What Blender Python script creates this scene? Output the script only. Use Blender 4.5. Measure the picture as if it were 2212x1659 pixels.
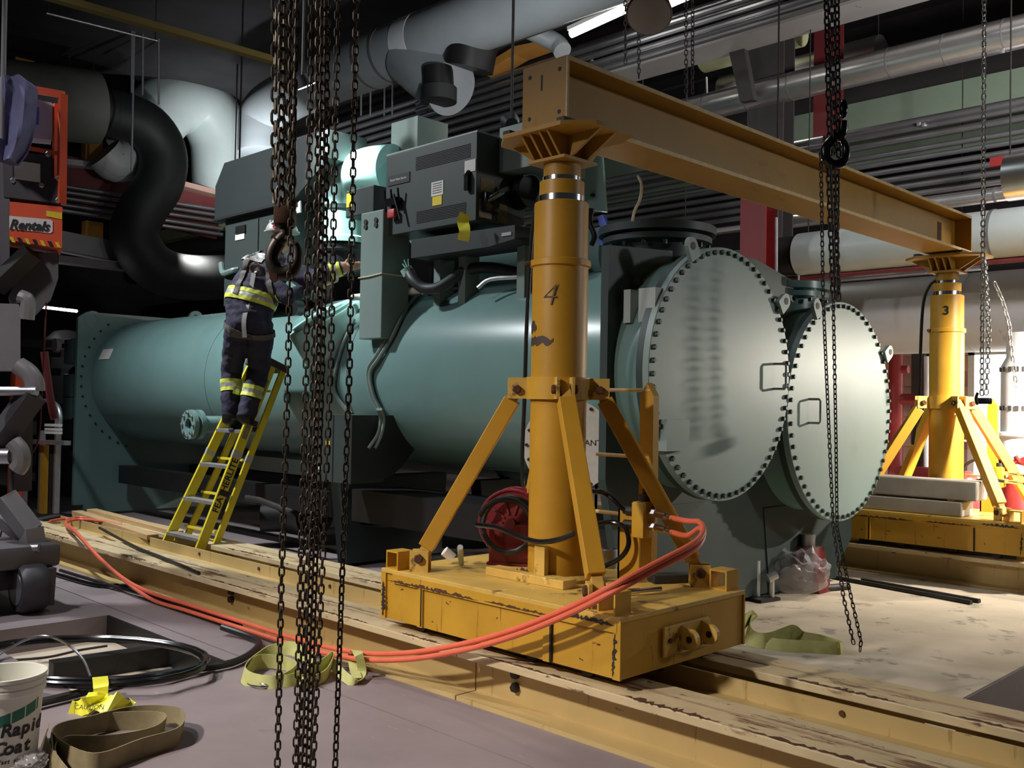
import bpy, bmesh, math, random
from mathutils import Vector, Matrix
random.seed(7)
for o in list(bpy.data.objects): bpy.data.objects.remove(o)
SC = bpy.context.scene
COL = SC.collection
PI = math.pi
# ---------------------------------------------------------------- camera
YAW, PITCH, ROLL, FPX, CAMH = math.radians(-44.893), math.radians(1.206), math.radians(.978), 2109.4, 1.47
CF = Vector((math.sin(YAW)*math.cos(PITCH), math.cos(YAW)*math.cos(PITCH), math.sin(PITCH)))
_r0 = Vector((math.cos(YAW), -math.sin(YAW), 0)); _u0 = _r0.cross(CF)
CR = _r0*math.cos(ROLL)+_u0*math.sin(ROLL); CU = _u0*math.cos(ROLL)-_r0*math.sin(ROLL)
CP = Vector((0, 0, CAMH))
cam = bpy.data.cameras.new('camera'); cam.sensor_width = 36; cam.lens = 36*FPX/2212; cam.clip_end = 200; cam.clip_start = .05
camo = bpy.data.objects.new('camera', cam); COL.objects.link(camo)
camo.matrix_world = Matrix(((CR.x, CU.x, -CF.x, CP.x), (CR.y, CU.y, -CF.y, CP.y), (CR.z, CU.z, -CF.z, CP.z), (0, 0, 0, 1)))
SC.camera = camo
def U(px, py, x=None, y=None, z=None, d=None):
    """survey helper: the world point seen at a photo position, on a plane of known x, y or z (or depth d)"""
    D = CF+CR*((px-1106)/FPX)-CU*((py-829.5)/FPX)
    t = (x-CP.x)/D.x if x is not None else (y-CP.y)/D.y if y is not None else (z-CP.z)/D.z if z is not None else d
    return CP+D*t
# ---------------------------------------------------------------- world, lamps, exposure
w = bpy.data.worlds.new('world'); SC.world = w; w.use_nodes = True
bg = w.node_tree.nodes['Background']; bg.inputs[0].default_value = (.62, .66, .72, 1); bg.inputs[1].default_value = .024
SC.view_settings.view_transform = 'Standard'; SC.view_settings.look = 'None'; SC.view_settings.gamma = 1
SC.view_settings.use_curve_mapping = False; SC.view_settings.exposure = 0.0
def lamp(name, loc, power, col, size=.5, target=None, kind='AREA', spread=None):
    l = bpy.data.lights.new(name, kind); l.energy = power; l.color = col
    if kind == 'AREA':
        l.shape = 'DISK'; l.size = size
        if spread: l.spread = spread
    else:
        l.shadow_soft_size = size
    o = bpy.data.objects.new(name, l); COL.objects.link(o); o.location = loc
    d = (Vector(target)-Vector(loc)) if target else Vector((0, 0, -1))
    o.rotation_euler = d.to_track_quat('-Z', 'Y').to_euler()
    return o
# high-bay lamps of the hall, the crew's flood light, and some added unseen lamps
lamp('flood_light', (-4.6, -2.0, 4.3), 53, (1, .91, .82), .35, (-3.2, 2.5, 0), spread=math.radians(66))
lamp('unseen_lamp', (-6.6, -.6, 5.6), 45, (.98, .94, .98), .45, (-5.4, 2.0, 0), spread=math.radians(90))
lamp('unseen_lamp', (-9.6, 1.2, 6.6), 128, (.92, .97, 1), .45, (-8.2, 5.0, 1.4), spread=math.radians(80))
lamp('unseen_lamp', (2.0, 9.2, 3.7), 17, (.95, .98, 1), .5, (-3.5, 6.5, 1.2), spread=math.radians(80))
lamp('unseen_lamp', (.2, 8.3, 3.2), 100, (1, .93, .80), .3, (-3.4, 9.9, 1.2), spread=math.radians(40))
lamp('unseen_lamp', (-1.2, 10.6, 4.8), 54, (1, .93, .80), .4, (-3.0, 9.2, .8), spread=math.radians(58))
lamp('unseen_lamp', (-16.6, 8.4, 4.4), 26, (1, .99, .95), .3, (-17.2, 9.4, 2.0), spread=math.radians(90))  # unseen lamp without a fixture, added only to light the white tank
lamp('unseen_lamp', (-5.4, 5.0, 6.8), 34, (.88, .97, 1), .5, (-5.4, 5.2, 0))
lamp('unseen_lamp', (-.5, 8.6, 4.4), 120, (1, .93, .92), .5, (-4.5, 13.0, 5.2), spread=math.radians(110))  # unseen uplight, added to brighten the pipework at the upper right
lamp('unseen_lamp', (-7.3, 12.0, 6.4), 45, (1, .97, .9), .5, (-7.0, 11.3, 5.2))  # added lamp with no fixture, brightens the silver duct above the beam
# ---------------------------------------------------------------- materials
MATS = {}
def mat(name, col, rough=.5, metal=0., var=.12, scale=6., wear=None, stretch=(1, 1, 1), bump=0., emit=None, alpha=None, trans=None, spec=None):
    m = bpy.data.materials.new(name); m.use_nodes = True; nt = m.node_tree; N = nt.nodes; L = nt.links
    b = N['Principled BSDF']
    tc = N.new('ShaderNodeTexCoord'); mp = N.new('ShaderNodeMapping'); mp.inputs['Scale'].default_value = stretch
    L.new(tc.outputs['Object'], mp.inputs['Vector'])
    no = N.new('ShaderNodeTexNoise'); no.inputs['Scale'].default_value = scale; no.inputs['Detail'].default_value = 5; no.inputs['Roughness'].default_value = .6
    L.new(mp.outputs[0], no.inputs['Vector'])
    cr = N.new('ShaderNodeValToRGB'); e = cr.color_ramp.elements
    e[0].position = .3; e[1].position = .7
    e[0].color = (*[c*(1-var) for c in col], 1); e[1].color = (*[min(1, c*(1+var)) for c in col], 1)
    L.new(no.outputs['Fac'], cr.inputs[0]); out = cr.outputs[0]
    for wc, amt, sc, st in (wear or []):
        mp2 = N.new('ShaderNodeMapping'); mp2.inputs['Scale'].default_value = st; L.new(tc.outputs['Object'], mp2.inputs['Vector'])
        n2 = N.new('ShaderNodeTexNoise'); n2.inputs['Scale'].default_value = sc; n2.inputs['Detail'].default_value = 8; n2.inputs['Roughness'].default_value = .65
        L.new(mp2.outputs[0], n2.inputs['Vector'])
        r2 = N.new('ShaderNodeValToRGB'); r2.color_ramp.elements[0].position = 1-amt-.02; r2.color_ramp.elements[1].position = 1-amt+.03
        L.new(n2.outputs['Fac'], r2.inputs[0])
        mx = N.new('ShaderNodeMix'); mx.data_type = 'RGBA'; L.new(r2.outputs[0], mx.inputs['Factor'])
        L.new(out, mx.inputs[6]); mx.inputs[7].default_value = (*wc, 1); out = mx.outputs[2]
    L.new(out, b.inputs['Base Color']); b.inputs['Roughness'].default_value = rough; b.inputs['Metallic'].default_value = metal
    if spec is not None: b.inputs['Specular IOR Level'].default_value = spec
    if bump:
        bp = N.new('ShaderNodeBump'); bp.inputs['Strength'].default_value = bump; bp.inputs['Distance'].default_value = .01
        L.new(no.outputs['Fac'], bp.inputs['Height']); L.new(bp.outputs[0], b.inputs['Normal'])
    if emit:
        b.inputs['Emission Color'].default_value = (*emit[0], 1); b.inputs['Emission Strength'].default_value = emit[1]
    if alpha is not None: b.inputs['Alpha'].default_value = alpha
    if trans: b.inputs['Transmission Weight'].default_value = trans
    MATS[name] = m
    return m
def S(r, g, b): return tuple(((c/255)/12.92 if c/255 <= .04045 else ((c/255+.055)/1.055)**2.4) for c in (r, g, b))
RUST = S(82, 48, 28); CHIP = S(60, 56, 50)
mat('floor', S(138, 126, 128), .62, 0, .16, 1.3, [(S(100, 92, 96), .36, 2.2, (1, 1, 1)), (S(160, 148, 146), .33, 5, (1, 3, 1))], bump=.08)
mat('slab', S(206, 190, 168), .75, 0, .12, 2.2, [(S(160, 148, 134), .4, 4, (1, 1, 1)), (S(200, 190, 172), .36, 9, (3, 1, 1))], bump=.15)
mat('plate_floor', S(112, 106, 104), .55, 0, .15, 3, [(S(160, 128, 78), .33, 1.2, (1, 1, 1))])
mat('yellow', S(192, 143, 42), .42, 0, .1, 3, [(S(120, 86, 30), .30, 30, (1, 1, 1)), (CHIP, .27, 22, (1, 1, 1))])
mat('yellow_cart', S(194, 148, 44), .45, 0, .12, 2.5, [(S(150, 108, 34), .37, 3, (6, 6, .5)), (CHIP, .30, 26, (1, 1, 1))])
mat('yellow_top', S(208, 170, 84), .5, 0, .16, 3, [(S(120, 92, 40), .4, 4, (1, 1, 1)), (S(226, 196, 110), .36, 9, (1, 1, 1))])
mat('yellow_beam', S(172, 130, 44), .5, 0, .1, 1.5, [(S(150, 96, 34), .36, 1.6, (1, .4, 1))])
mat('yellow_edge', S(214, 184, 126), .5, 0, .15, 20)
mat('cream', S(194, 168, 112), .55, 0, .1, 2, [(S(168, 138, 84), .38, 2.5, (5, 1, .6)), (RUST, .31, 9, (.5, 2, 2))])
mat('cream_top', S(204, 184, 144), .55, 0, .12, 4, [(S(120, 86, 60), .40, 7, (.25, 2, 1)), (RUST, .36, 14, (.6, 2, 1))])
mat('wheel_dirt', S(176, 152, 122), .6, 0, .2, 9, [(S(110, 78, 58), .45, 5, (.4, 1, 1))])
mat('rust', RUST, .85, 0, .4, 30)
mat('chrome', (.75, .75, .76), .18, 1, .05)
mat('steel', (.36, .36, .37), .42, 1, .25, 12)
mat('galv', (.62, .63, .64), .38, .85, .15, 9)
mat('dark_steel', S(62, 58, 56), .55, .5, .3, 14)
mat('chain', S(80, 70, 60), .5, .55, .3, 40, [(S(92, 66, 48), .40, 30, (1, 1, 1))])
mat('load_chain', S(88, 80, 70), .5, .5, .3, 30)
mat('hook_iron', S(62, 55, 50), .42, .45, .3, 25)
mat('doc_box', S(190, 186, 194), .5, 0, .05, 4)
mat('bright_chain', (.66, .64, .62), .28, .95, .15, 30)
mat('black', S(26, 25, 25), .45, 0, .2, 8)
mat('black_gloss', S(18, 18, 20), .22, 0, .2, 8)
mat('black_duct', S(31, 33, 33), .6, 0, .25, 6)
mat('orange_hose', S(224, 108, 80), .42, 0, .07, 10)
mat('teal', S(108, 139, 136), .27, 0, .06, 2.2)
mat('teal_disc', S(132, 152, 148), .42, 0, .05, 1.2)
mat('teal_light', S(164, 206, 200), .4, 0, .05, 3)
mat('teal_shaded', S(46, 61, 59), .5, 0, .08, 3)  # same teal darkened: shade around the end covers is put into the colour
mat('cab_grey', S(62, 71, 69), .45, 0, .05, 3)
mat('hood', S(46, 52, 52), .5, 0, .06, 2)
mat('box_grey', S(122, 140, 134), .45, 0, .05, 3)
mat('bolt', S(66, 78, 74), .45, .5, .2, 30)
mat('white_label', S(226, 224, 218), .6, 0, .06, 30)
mat('yellow_label', S(232, 206, 40), .55, 0, .06, 30)
mat('print', S(30, 30, 32), .6)
mat('red', S(120, 34, 38), .4, 0, .2, 6)
mat('red_steel', S(108, 40, 42), .55, 0, .15, 3)
mat('red_pipe', S(140, 40, 40), .45, 0, .12, 4)
mat('red_switch', S(190, 70, 74), .5)
mat('lift_orange', S(232, 92, 56), .42, 0, .07, 3)
mat('lift_grey', S(106, 103, 106), .45, .1, .1, 3)
mat('lift_dark', S(70, 68, 72), .5, .1, .15, 3)
mat('lift_light', S(150, 147, 148), .4, .1, .08, 3)
mat('navy', S(48, 46, 66), .8, 0, .2, 14, bump=.25)
mat('jacket', S(108, 110, 146), .85, 0, .2, 10, bump=.3)
mat('lime', S(226, 232, 96), .5, 0, .08, 30)
mat('silver_tape', S(196, 196, 192), .35, .3, .08, 30)
mat('harness', S(92, 88, 82), .7, 0, .15, 30)
mat('skin', S(196, 148, 120), .55, 0, .06, 10)
mat('helmet', S(178, 176, 172), .4, 0, .06, 6)
mat('ladder_yellow', S(226, 206, 50), .45, 0, .08, 5, [(S(150, 136, 60), .3, 14, (1, 1, 1))])
mat('alu', (.66, .67, .70), .4, .8, .12, 12)
mat('brown_cap', S(70, 56, 50), .6, .1, .2, 10)
mat('pipe_grey', S(150, 156, 160), .45, 0, .08, 1.5)
mat('pipe_pale', S(176, 186, 184), .4, 0, .06, 1.5)
mat('pipe_dim', S(112, 114, 106), .6, 0, .12, 1.5)  # darker copy of the pipe grey, its dim lighting put into the colour
mat('pipe_dark', S(70, 70, 72), .55, 0, .12, 2)
mat('pipe_mid', S(168, 168, 168), .5, 0, .1, 1.2, [(S(140, 138, 138), .34, 2.4, (3, 1, 1))])
mat('pipe_silver', (.74, .73, .72), .3, .9, .12, 2)
mat('band', S(120, 120, 122), .5, .3, .1, 10)
mat('conduit', (.42, .42, .44), .36, .9, .12, 3)
mat('concrete_green', S(118, 136, 118), .85, 0, .1, 1.5)
mat('wall_dark', S(52, 50, 50), .9, 0, .25, 1)
mat('ceiling', S(44, 42, 44), .9, 0, .3, 1.2)
mat('pink_block', S(206, 168, 150), .85, 0, .07, 6, bump=.1)
mat('mortar', S(178, 142, 128), .9, 0, .06, 20)
mat('col_grey', S(70, 68, 68), .7, 0, .12, 2)
mat('runway', S(112, 94, 40), .6, 0, .12, 1)
mat('amber', S(214, 150, 70), .6, 0, .1, 2)
mat('cream_pipe', S(212, 216, 170), .5, 0, .07, 2)
mat('white_wrap', S(214, 218, 222), .6, 0, .06, 3, bump=.1)
mat('concrete', S(150, 144, 136), .85, 0, .14, 5, bump=.2)
mat('plywood', S(196, 164, 118), .7, 0, .12, 4, stretch=(1, 8, 8))
mat('sling_green', S(190, 190, 122), .8, 0, .14, 16, bump=.2)
mat('sling_beige', S(140, 128, 96), .85, 0, .16, 14, bump=.2)
mat('tape_yellow', S(236, 232, 70), .4, 0, .05, 14)
mat('plastic_bag', S(206, 202, 206), .15, 0, .06, 10, alpha=.38)
mat('bucket', S(222, 222, 210), .45, 0, .04, 6)
mat('green_print', S(28, 108, 84), .5)
mat('blue', S(74, 96, 196), .5, 0, .08, 6)
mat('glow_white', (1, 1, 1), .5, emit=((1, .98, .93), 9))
mat('glow_tube', (1, 1, 1), .5, emit=((1, .98, .92), 14))
mat('glow_spot', (1, 1, 1), .5, emit=((1, .92, .8), 24))
mat('lamp_glass', S(176, 174, 178), .35, 0, .05, 4)
mat('rope', S(206, 196, 170), .8, 0, .2, 40)
# ---------------------------------------------------------------- mesh helpers
ORG = {}
class MB:
    def __init__(s): s.bm = bmesh.new()
    def box(s, lo, hi, bev=0):
        lo = Vector(lo); hi = Vector(hi); c = (lo+hi)/2; d = hi-lo
        return s.obox(c, d, Matrix.Identity(3), bev)
    def obox(s, c, d, R=None, bev=0):
        R = R or Matrix.Identity(3)
        M = Matrix.Translation(c) @ R.to_4x4() @ Matrix.Diagonal((abs(d[0]), abs(d[1]), abs(d[2]), 1))
        r = bmesh.ops.create_cube(s.bm, size=1, matrix=M)
        if bev:
            ed = list({e for v in r['verts'] for e in v.link_edges})
            bmesh.ops.bevel(s.bm, geom=ed, offset=bev, segments=2, affect='EDGES', profile=.5)
        return s
    def bar(s, a, b, wdt, hgt, up=(0, 0, 1), bev=0):
        a = Vector(a); b = Vector(b); z = (b-a); ln = z.length; z.normalize()
        up = Vector(up); x = up.cross(z)
        if x.length < 1e-4: x = Vector((1, 0, 0)).cross(z)
        x.normalize(); y = z.cross(x)
        R = Matrix((x, y, z)).transposed()
        return s.obox((a+b)/2, (wdt, hgt, ln), R, bev)
    def cyl(s, a, b, r, seg=24, r2=None, cap=True):
        a = Vector(a); b = Vector(b); z = b-a; ln = z.length
        q = Vector((0, 0, 1)).rotation_difference(z.normalized())
        M = Matrix.Translation((a+b)/2) @ q.to_matrix().to_4x4()
        bmesh.ops.create_cone(s.bm, cap_ends=cap, cap_tris=False, segments=seg, radius1=r, radius2=r if r2 is None else r2, depth=ln, matrix=M)
        return s
    def ring(s, c, axis, r_out, r_in, th, seg=32):
        """flat washer"""
        ax = Vector(axis).normalized(); q = Vector((0, 0, 1)).rotation_difference(ax).to_matrix(); c = Vector(c)
        P = [[s.bm.verts.new(c+q@Vector((r*math.cos(2*PI*i/seg), r*math.sin(2*PI*i/seg), h))) for i in range(seg)] for r, h in ((r_out, -th/2), (r_out, th/2), (r_in, th/2), (r_in, -th/2))]
        for k in range(4):
            A, B = P[k], P[(k+1) % 4]
            for i in range(seg): s.bm.faces.new((A[i], A[(i+1) % seg], B[(i+1) % seg], B[i]))
        return s
    def lathe(s, c, axis, prof, seg=24, cap=True):
        """prof: (radius, height) along axis"""
        ax = Vector(axis).normalized(); q = Vector((0, 0, 1)).rotation_difference(ax).to_matrix(); c = Vector(c)
        R = [[s.bm.verts.new(c+q@Vector((r*math.cos(2*PI*i/seg), r*math.sin(2*PI*i/seg), h))) for i in range(seg)] for r, h in prof]
        for A, B in zip(R, R[1:]):
            for i in range(seg): s.bm.faces.new((A[i], A[(i+1) % seg], B[(i+1) % seg], B[i]))
        if cap:
            s.bm.faces.new(list(reversed(R[0]))); s.bm.faces.new(R[-1])
        return s
    def tube(s, pts, r, seg=10, closed=False, cap=True, smooth=0):
        pts = [Vector(p) for p in pts]
        if smooth: pts = spline(pts, smooth, closed)
        n = len(pts); rings = []; prev = None
        for i, p in enumerate(pts):
            t = (pts[(i+1) % n]-pts[i-1]) if closed else (pts[min(i+1, n-1)]-pts[max(i-1, 0)])
            t.normalize()
            if prev is None:
                a = Vector((0, 0, 1)) if abs(t.z) < .9 else Vector((1, 0, 0)); x = a.cross(t).normalized()
            else:
                x = prev-t*prev.dot(t); x.normalize()
            prev = x; y = t.cross(x); rr = r(i/(n-1)) if callable(r) else r
            rings.append([s.bm.verts.new(p+x*(rr*math.cos(2*PI*k/seg))+y*(rr*math.sin(2*PI*k/seg))) for k in range(seg)])
        m = n if closed else n-1
        for i in range(m):
            A, B = rings[i], rings[(i+1) % n]
            for k in range(seg): s.bm.faces.new((A[k], A[(k+1) % seg], B[(k+1) % seg], B[k]))
        if cap and not closed:
            s.bm.faces.new(list(reversed(rings[0]))); s.bm.faces.new(rings[-1])
        return s
    def ribbon(s, pts, wd, th, up, smooth=0, closed=False):
        """flat strap; up: width direction per point or one vector"""
        pts = [Vector(p) for p in pts]
        ups = up if isinstance(up, list) else [Vector(up)]*len(pts)
        ups = [Vector(u) for u in ups]
        if smooth: pts2 = spline(pts, smooth, closed); ups = spline(ups, smooth, closed); pts = pts2
        n = len(pts); R = []
        for i, p in enumerate(pts):
            t = (pts[(i+1) % n]-pts[i-1]) if closed else (pts[min(i+1, n-1)]-pts[max(i-1, 0)]); t.normalize()
            u = ups[i]-t*ups[i].dot(t); u.normalize(); nn = t.cross(u)
            R.append([s.bm.verts.new(p+u*a*wd/2+nn*b*th/2) for a, b in ((-1, -1), (1, -1), (1, 1), (-1, 1))])
        for i in range(n if closed else n-1):
            A, B = R[i], R[(i+1) % n]
            for k in range(4): s.bm.faces.new((A[k], A[(k+1) % 4], B[(k+1) % 4], B[k]))
        if not closed: s.bm.faces.new(list(reversed(R[0]))); s.bm.faces.new(R[-1])
        return s
    def prism(s, poly, vec):
        """closed 3D polygon extruded by vec"""
        vec = Vector(vec); A = [s.bm.verts.new(Vector(p)) for p in poly]; B = [s.bm.verts.new(Vector(p)+vec) for p in poly]
        n = len(A); s.bm.faces.new(A); s.bm.faces.new(list(reversed(B)))
        for i in range(n): s.bm.faces.new((A[i], B[i], B[(i+1) % n], A[(i+1) % n]))
        return s
    def sphere(s, c, r, seg=16, sc=(1, 1, 1)):
        bmesh.ops.create_uvsphere(s.bm, u_segments=seg, v_segments=max(6, seg//2), radius=r, matrix=Matrix.Translation(c) @ Matrix.Diagonal((*sc, 1)))
        return s
    def mesh(s, name, m, org, smooth=True):
        bmesh.ops.recalc_face_normals(s.bm, faces=s.bm.faces)
        bmesh.ops.translate(s.bm, verts=s.bm.verts, vec=-org)
        me = bpy.data.meshes.new(name); s.bm.to_mesh(me); s.bm.free()
        me.materials.append(MATS[m] if isinstance(m, str) else m)
        if smooth:
            me.shade_smooth(); me.set_sharp_from_angle(angle=math.radians(35))
        return me
    def build(s, name, m, parent=None, smooth=True):
        vs = s.bm.verts
        lo = Vector((min(v.co.x for v in vs), min(v.co.y for v in vs), min(v.co.z for v in vs))); hi = Vector((max(v.co.x for v in vs), max(v.co.y for v in vs), max(v.co.z for v in vs)))
        org = (lo+hi)/2 if parent else Vector(((lo.x+hi.x)/2, (lo.y+hi.y)/2, lo.z))
        return link(name, s.mesh(name, m, org, smooth), org, parent)
def spline(P, k, closed=False):
    n = len(P); out = []
    for i in range(n if closed else n-1):
        p0 = P[i-1] if (closed or i > 0) else P[0]*2-P[1]; p1 = P[i]; p2 = P[(i+1) % n]
        p3 = P[(i+2) % n] if (closed or i+2 < n) else p2*2-p1
        for j in range(k):
            t = j/k
            out.append(.5*((2*p1)+(p2-p0)*t+(2*p0-5*p1+4*p2-p3)*t*t+(3*p1-p0-3*p2+p3)*t**3))
    if not closed: out.append(P[-1].copy())
    return out
def link(name, data, org, parent=None, rot=None):
    o = bpy.data.objects.new(name, data); COL.objects.link(o); ORG[o] = Vector(org)
    if parent: o.parent = parent; o.location = Vector(org)-ORG[parent]
    else: o.location = org
    if rot is not None: o.rotation_mode = 'QUATERNION'; o.rotation_quaternion = rot
    return o
def thing(name, label, cat, loc, group=None):
    o = bpy.data.objects.new(name, None); COL.objects.link(o); o.empty_display_size = .1; o.location = loc; ORG[o] = Vector(loc)
    return tag(o, label, cat, group)
def tag(o, label, cat, group=None):
    o['label'] = label; o['category'] = cat
    if group: o['group'] = group
    return o
def struct(o, label=None):
    o['kind'] = 'structure'
    if label: o['label'] = label
    return o
_sh = {}
def shared(key, fn, m):
    """mesh data made once at the origin and shared by alike pieces"""
    if key not in _sh:
        b = MB(); fn(b); _sh[key] = b.mesh(key, m, Vector((0, 0, 0)))
    return _sh[key]
def aim(v, frm=(0, 0, 1)): return Vector(frm).rotation_difference(Vector(v).normalized())
def hexbolt(parent, p, axis, r=.016, h=.016, m='bolt', name='bolt'):
    me = shared(f'bolt_{r}_{h}_{m}', lambda b: b.lathe((0, 0, 0), (0, 0, 1), [(r, 0), (r, h*.75), (r*.8, h)], 6), m)
    return link(name, me, p, parent, aim(axis))
def text(body, size, m, parent, c, right, up, name='lettering', depth=.001, bold=0, italic=0):
    cu = bpy.data.curves.new('t', 'FONT'); cu.body = body; cu.size = size; cu.align_x = 'CENTER'; cu.align_y = 'CENTER'; cu.extrude = depth; cu.offset = bold; cu.shear = italic; cu.resolution_u = 3
    t = bpy.data.objects.new('t', cu); COL.objects.link(t)
    me = bpy.data.meshes.new_from_object(t.evaluated_get(bpy.context.evaluated_depsgraph_get()))
    bpy.data.objects.remove(t); me.materials.clear(); me.materials.append(MATS[m])
    x = Vector(right).normalized(); y = Vector(up); y = (y-x*y.dot(x)).normalized(); z = x.cross(y)
    return link(name, me, c, parent, Matrix((x, y, z)).transposed().to_quaternion())
# ---------------------------------------------------------------- the hall
b = MB()
for x0, x1, y0, y1 in ((-24, 6, -4, 1.95), (-24, -6.6, 1.95, 2.8), (-4.97, 6, 1.95, 2.8), (-24, 6, 2.8, 2.900), (-24, 6, 2.912, 4.38), (-24, -1.89, 4.38, 15)):
    b.box((x0, y0, -.3), (x1, y1, 0))
struct(b.build('floor', 'floor', smooth=False), 'grey purple concrete floor with a sawn joint and a shallow open trench')
tr_ = MB().box((-6.6, 2.785, -.17), (-4.97, 2.799, -.001)).box((-4.985, 1.95, -.17), (-4.971, 2.79, -.001)); struct(tr_.build('trim_2', 'black', smooth=False), 'black lining sheets of the open trench')  # thin black boxes make two trench walls very dark
b = MB().box((-6.6, 1.95, -.3), (-4.97, 2.8, -.16)).box((-1.89, 4.38, -.5), (6, 15, -.28))
struct(b.build('floor_lower', 'slab', smooth=False), 'pale lower floor inside the trench and beyond the slab edge')
struct(MB().box((-6.4, 4.45, 0), (-1.9, 13.0, .006)).build('floor_slab', 'slab', smooth=False), 'pale worn concrete slab between the two yellow tracks')
struct(MB().box((-24, -4, 7.6), (6, 15, 7.8)).build('ceiling', 'ceiling', smooth=False), 'dark hall ceiling')
struct(MB().box((-24, 14.8, -.3), (6, 15, 7.8)).build('wall_back', 'wall_dark', smooth=False), 'dark back wall behind the pipework')
struct(MB().box((-24.2, -4, -.3), (-24, 15, 7.8)).build('wall_left', 'wall_dark', smooth=False), 'dark wall at the far end of the hall')
# pink block wall behind the far gantry leg
WY = 13.0
wr = struct(MB().box((-7.4, WY+.012, 0), (-2.6, WY+.2, 3.2)).build('wall_right', 'mortar', smooth=False), 'pink painted block wall behind the far gantry leg')
def blk(bb): bb.box((-.196, -.006, -.097), (.196, .006, .097), .004)
me = shared('block', blk, 'pink_block')
for r in range(16):
    for c in range(13):
        x = -7.4+.2+c*.4+(.2 if r % 2 else 0)
        if x < -2.7 and not (-4.72 < x < -3.95 and r < 11): link('block', me, (x, WY+.006, .1+r*.2), wr)
# doorway full of light
dw = MB().box((-4.62, WY-.01, .02), (-3.98, WY+.004, 2.2)); struct(dw.build('window_1', 'glow_white', smooth=False), 'brightly lit opening in the pink block wall')
dt = MB()
for a, c in (((-4.68, WY-.05, 0), (-4.6, WY+.01, 2.28)), ((-4.0, WY-.05, 0), (-3.92, WY+.01, 2.28)), ((-4.68, WY-.05, 2.2), (-3.92, WY+.01, 2.28))): dt.box(a, c)
struct(dt.build('trim_1', 'white_label', smooth=False), 'pale frame of the bright opening')

# ---------------------------------------------------------------- gantry tracks
def beam_mesh(b, x0, x1, yc, z0, z1, w=.29, tf=.035, tw=.02):
    b.box((x0, yc-w/2, z0), (x1, yc+w/2, z0+.022)); b.box((x0, yc-tw/2, z0+.022), (x1, yc+tw/2, z1-tf)); 
def track(y0, x0, x1, label, bolts, joint):
    t = thing('gantry_track', label, 'rail track', ((x0+x1)/2, y0+.5, 0))
    for nm, yc in (('front_beam', y0+.14), ('rear_beam', y0+.92)):
        for k, (xa, xb) in enumerate(((x0, joint-.004), (joint+.004, x1))):
            b = MB(); beam_mesh(b, xa, xb, yc, 0, .25)
            bo = b.build('beam', 'cream', t, smooth=False)
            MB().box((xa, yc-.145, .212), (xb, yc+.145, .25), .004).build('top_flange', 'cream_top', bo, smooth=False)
            MB().box((xa, yc-.012, .25), (xb, yc+.012, .253)).build('wheel_line', 'wheel_dirt', bo, smooth=False)
    for xa, xb in ((x0+.4, joint-.004), (joint+.004, x1)):
        b = MB().box((xa, y0+.415, .185), (xb, y0+.52, .195)).box((xa, y0+.508, .195), (xb, y0+.52, .275))
        b.build('guide_angle', 'cream', t, smooth=False)
    n = int((x1-x0)/.75)
    me = shared('tie', lambda b: b.box((-.04, -.34, 0), (.04, .34, .06)), 'cream')
    for i in range(n+1): link('cross_tie', me, (x0+.05+i*(x1-x0-.1)/n, y0+.53, .12), t)
    mh = shared('guide_bolt', lambda b: b.lathe((0, 0, 0), (0, -1, 0), [(.013, 0), (.013, .008)], 8), 'rust')
    for i in range(int((x1-x0)/.9)): link('bolt', mh, (x0+.6+i*.9, y0+.508, .24), t)
    for bx, bz in bolts:
        hexbolt(t, (bx, y0+.13, bz), (0, -1, 0), .024, .03, 'black')
    return t
TN = track(3.28, -10.55, -.6, 'near cream yellow steel track with rust patches across the foreground floor', [(-3.33, .10), (-3.33, .165), (-6.05, .11), (-6.05, .165), (-1.3, .1), (-1.3, .165)], -3.62)
TF = track(8.6, -8.2, -.2, 'far cream yellow steel track along the back of the slab', [(-2.42, .08), (-2.42, .15)], -4.9)

# ---------------------------------------------------------------- gantry legs
def tubebox(b, c, s, ln, wall):
    """open square tube, open ends along y"""
    h = s/2
    for dx, dz, sx, sz in ((0, h-wall/2, s, wall), (0, -h+wall/2, s, wall), (h-wall/2, 0, wall, s-2*wall), (-h+wall/2, 0, wall, s-2*wall)):
        b.obox(Vector(c)+Vector((dx, 0, dz)), (sx, ln, sz))
def jag(name, m, parent, a, c, up, w_, n, nrm_, taper=True):
    """ragged strip of missing paint between two points"""
    a, c, up, nrm_ = Vector(a), Vector(c), Vector(up), Vector(nrm_); b = MB(); T = []; Bt = []
    for i in range(n+1):
        t = i/n; e = min(1, 5*t, 5*(1-t)) if taper else 1; p = a.lerp(c, t)+nrm_
        T.append(b.bm.verts.new(p+up*w_*e*random.uniform(.05, 1))); Bt.append(b.bm.verts.new(p-up*w_*e*random.uniform(.0, .5)))
    for i in range(n): b.bm.faces.new((Bt[i], Bt[i+1], T[i+1], T[i]))
    return b.build(name, m, parent, smooth=False)
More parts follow.
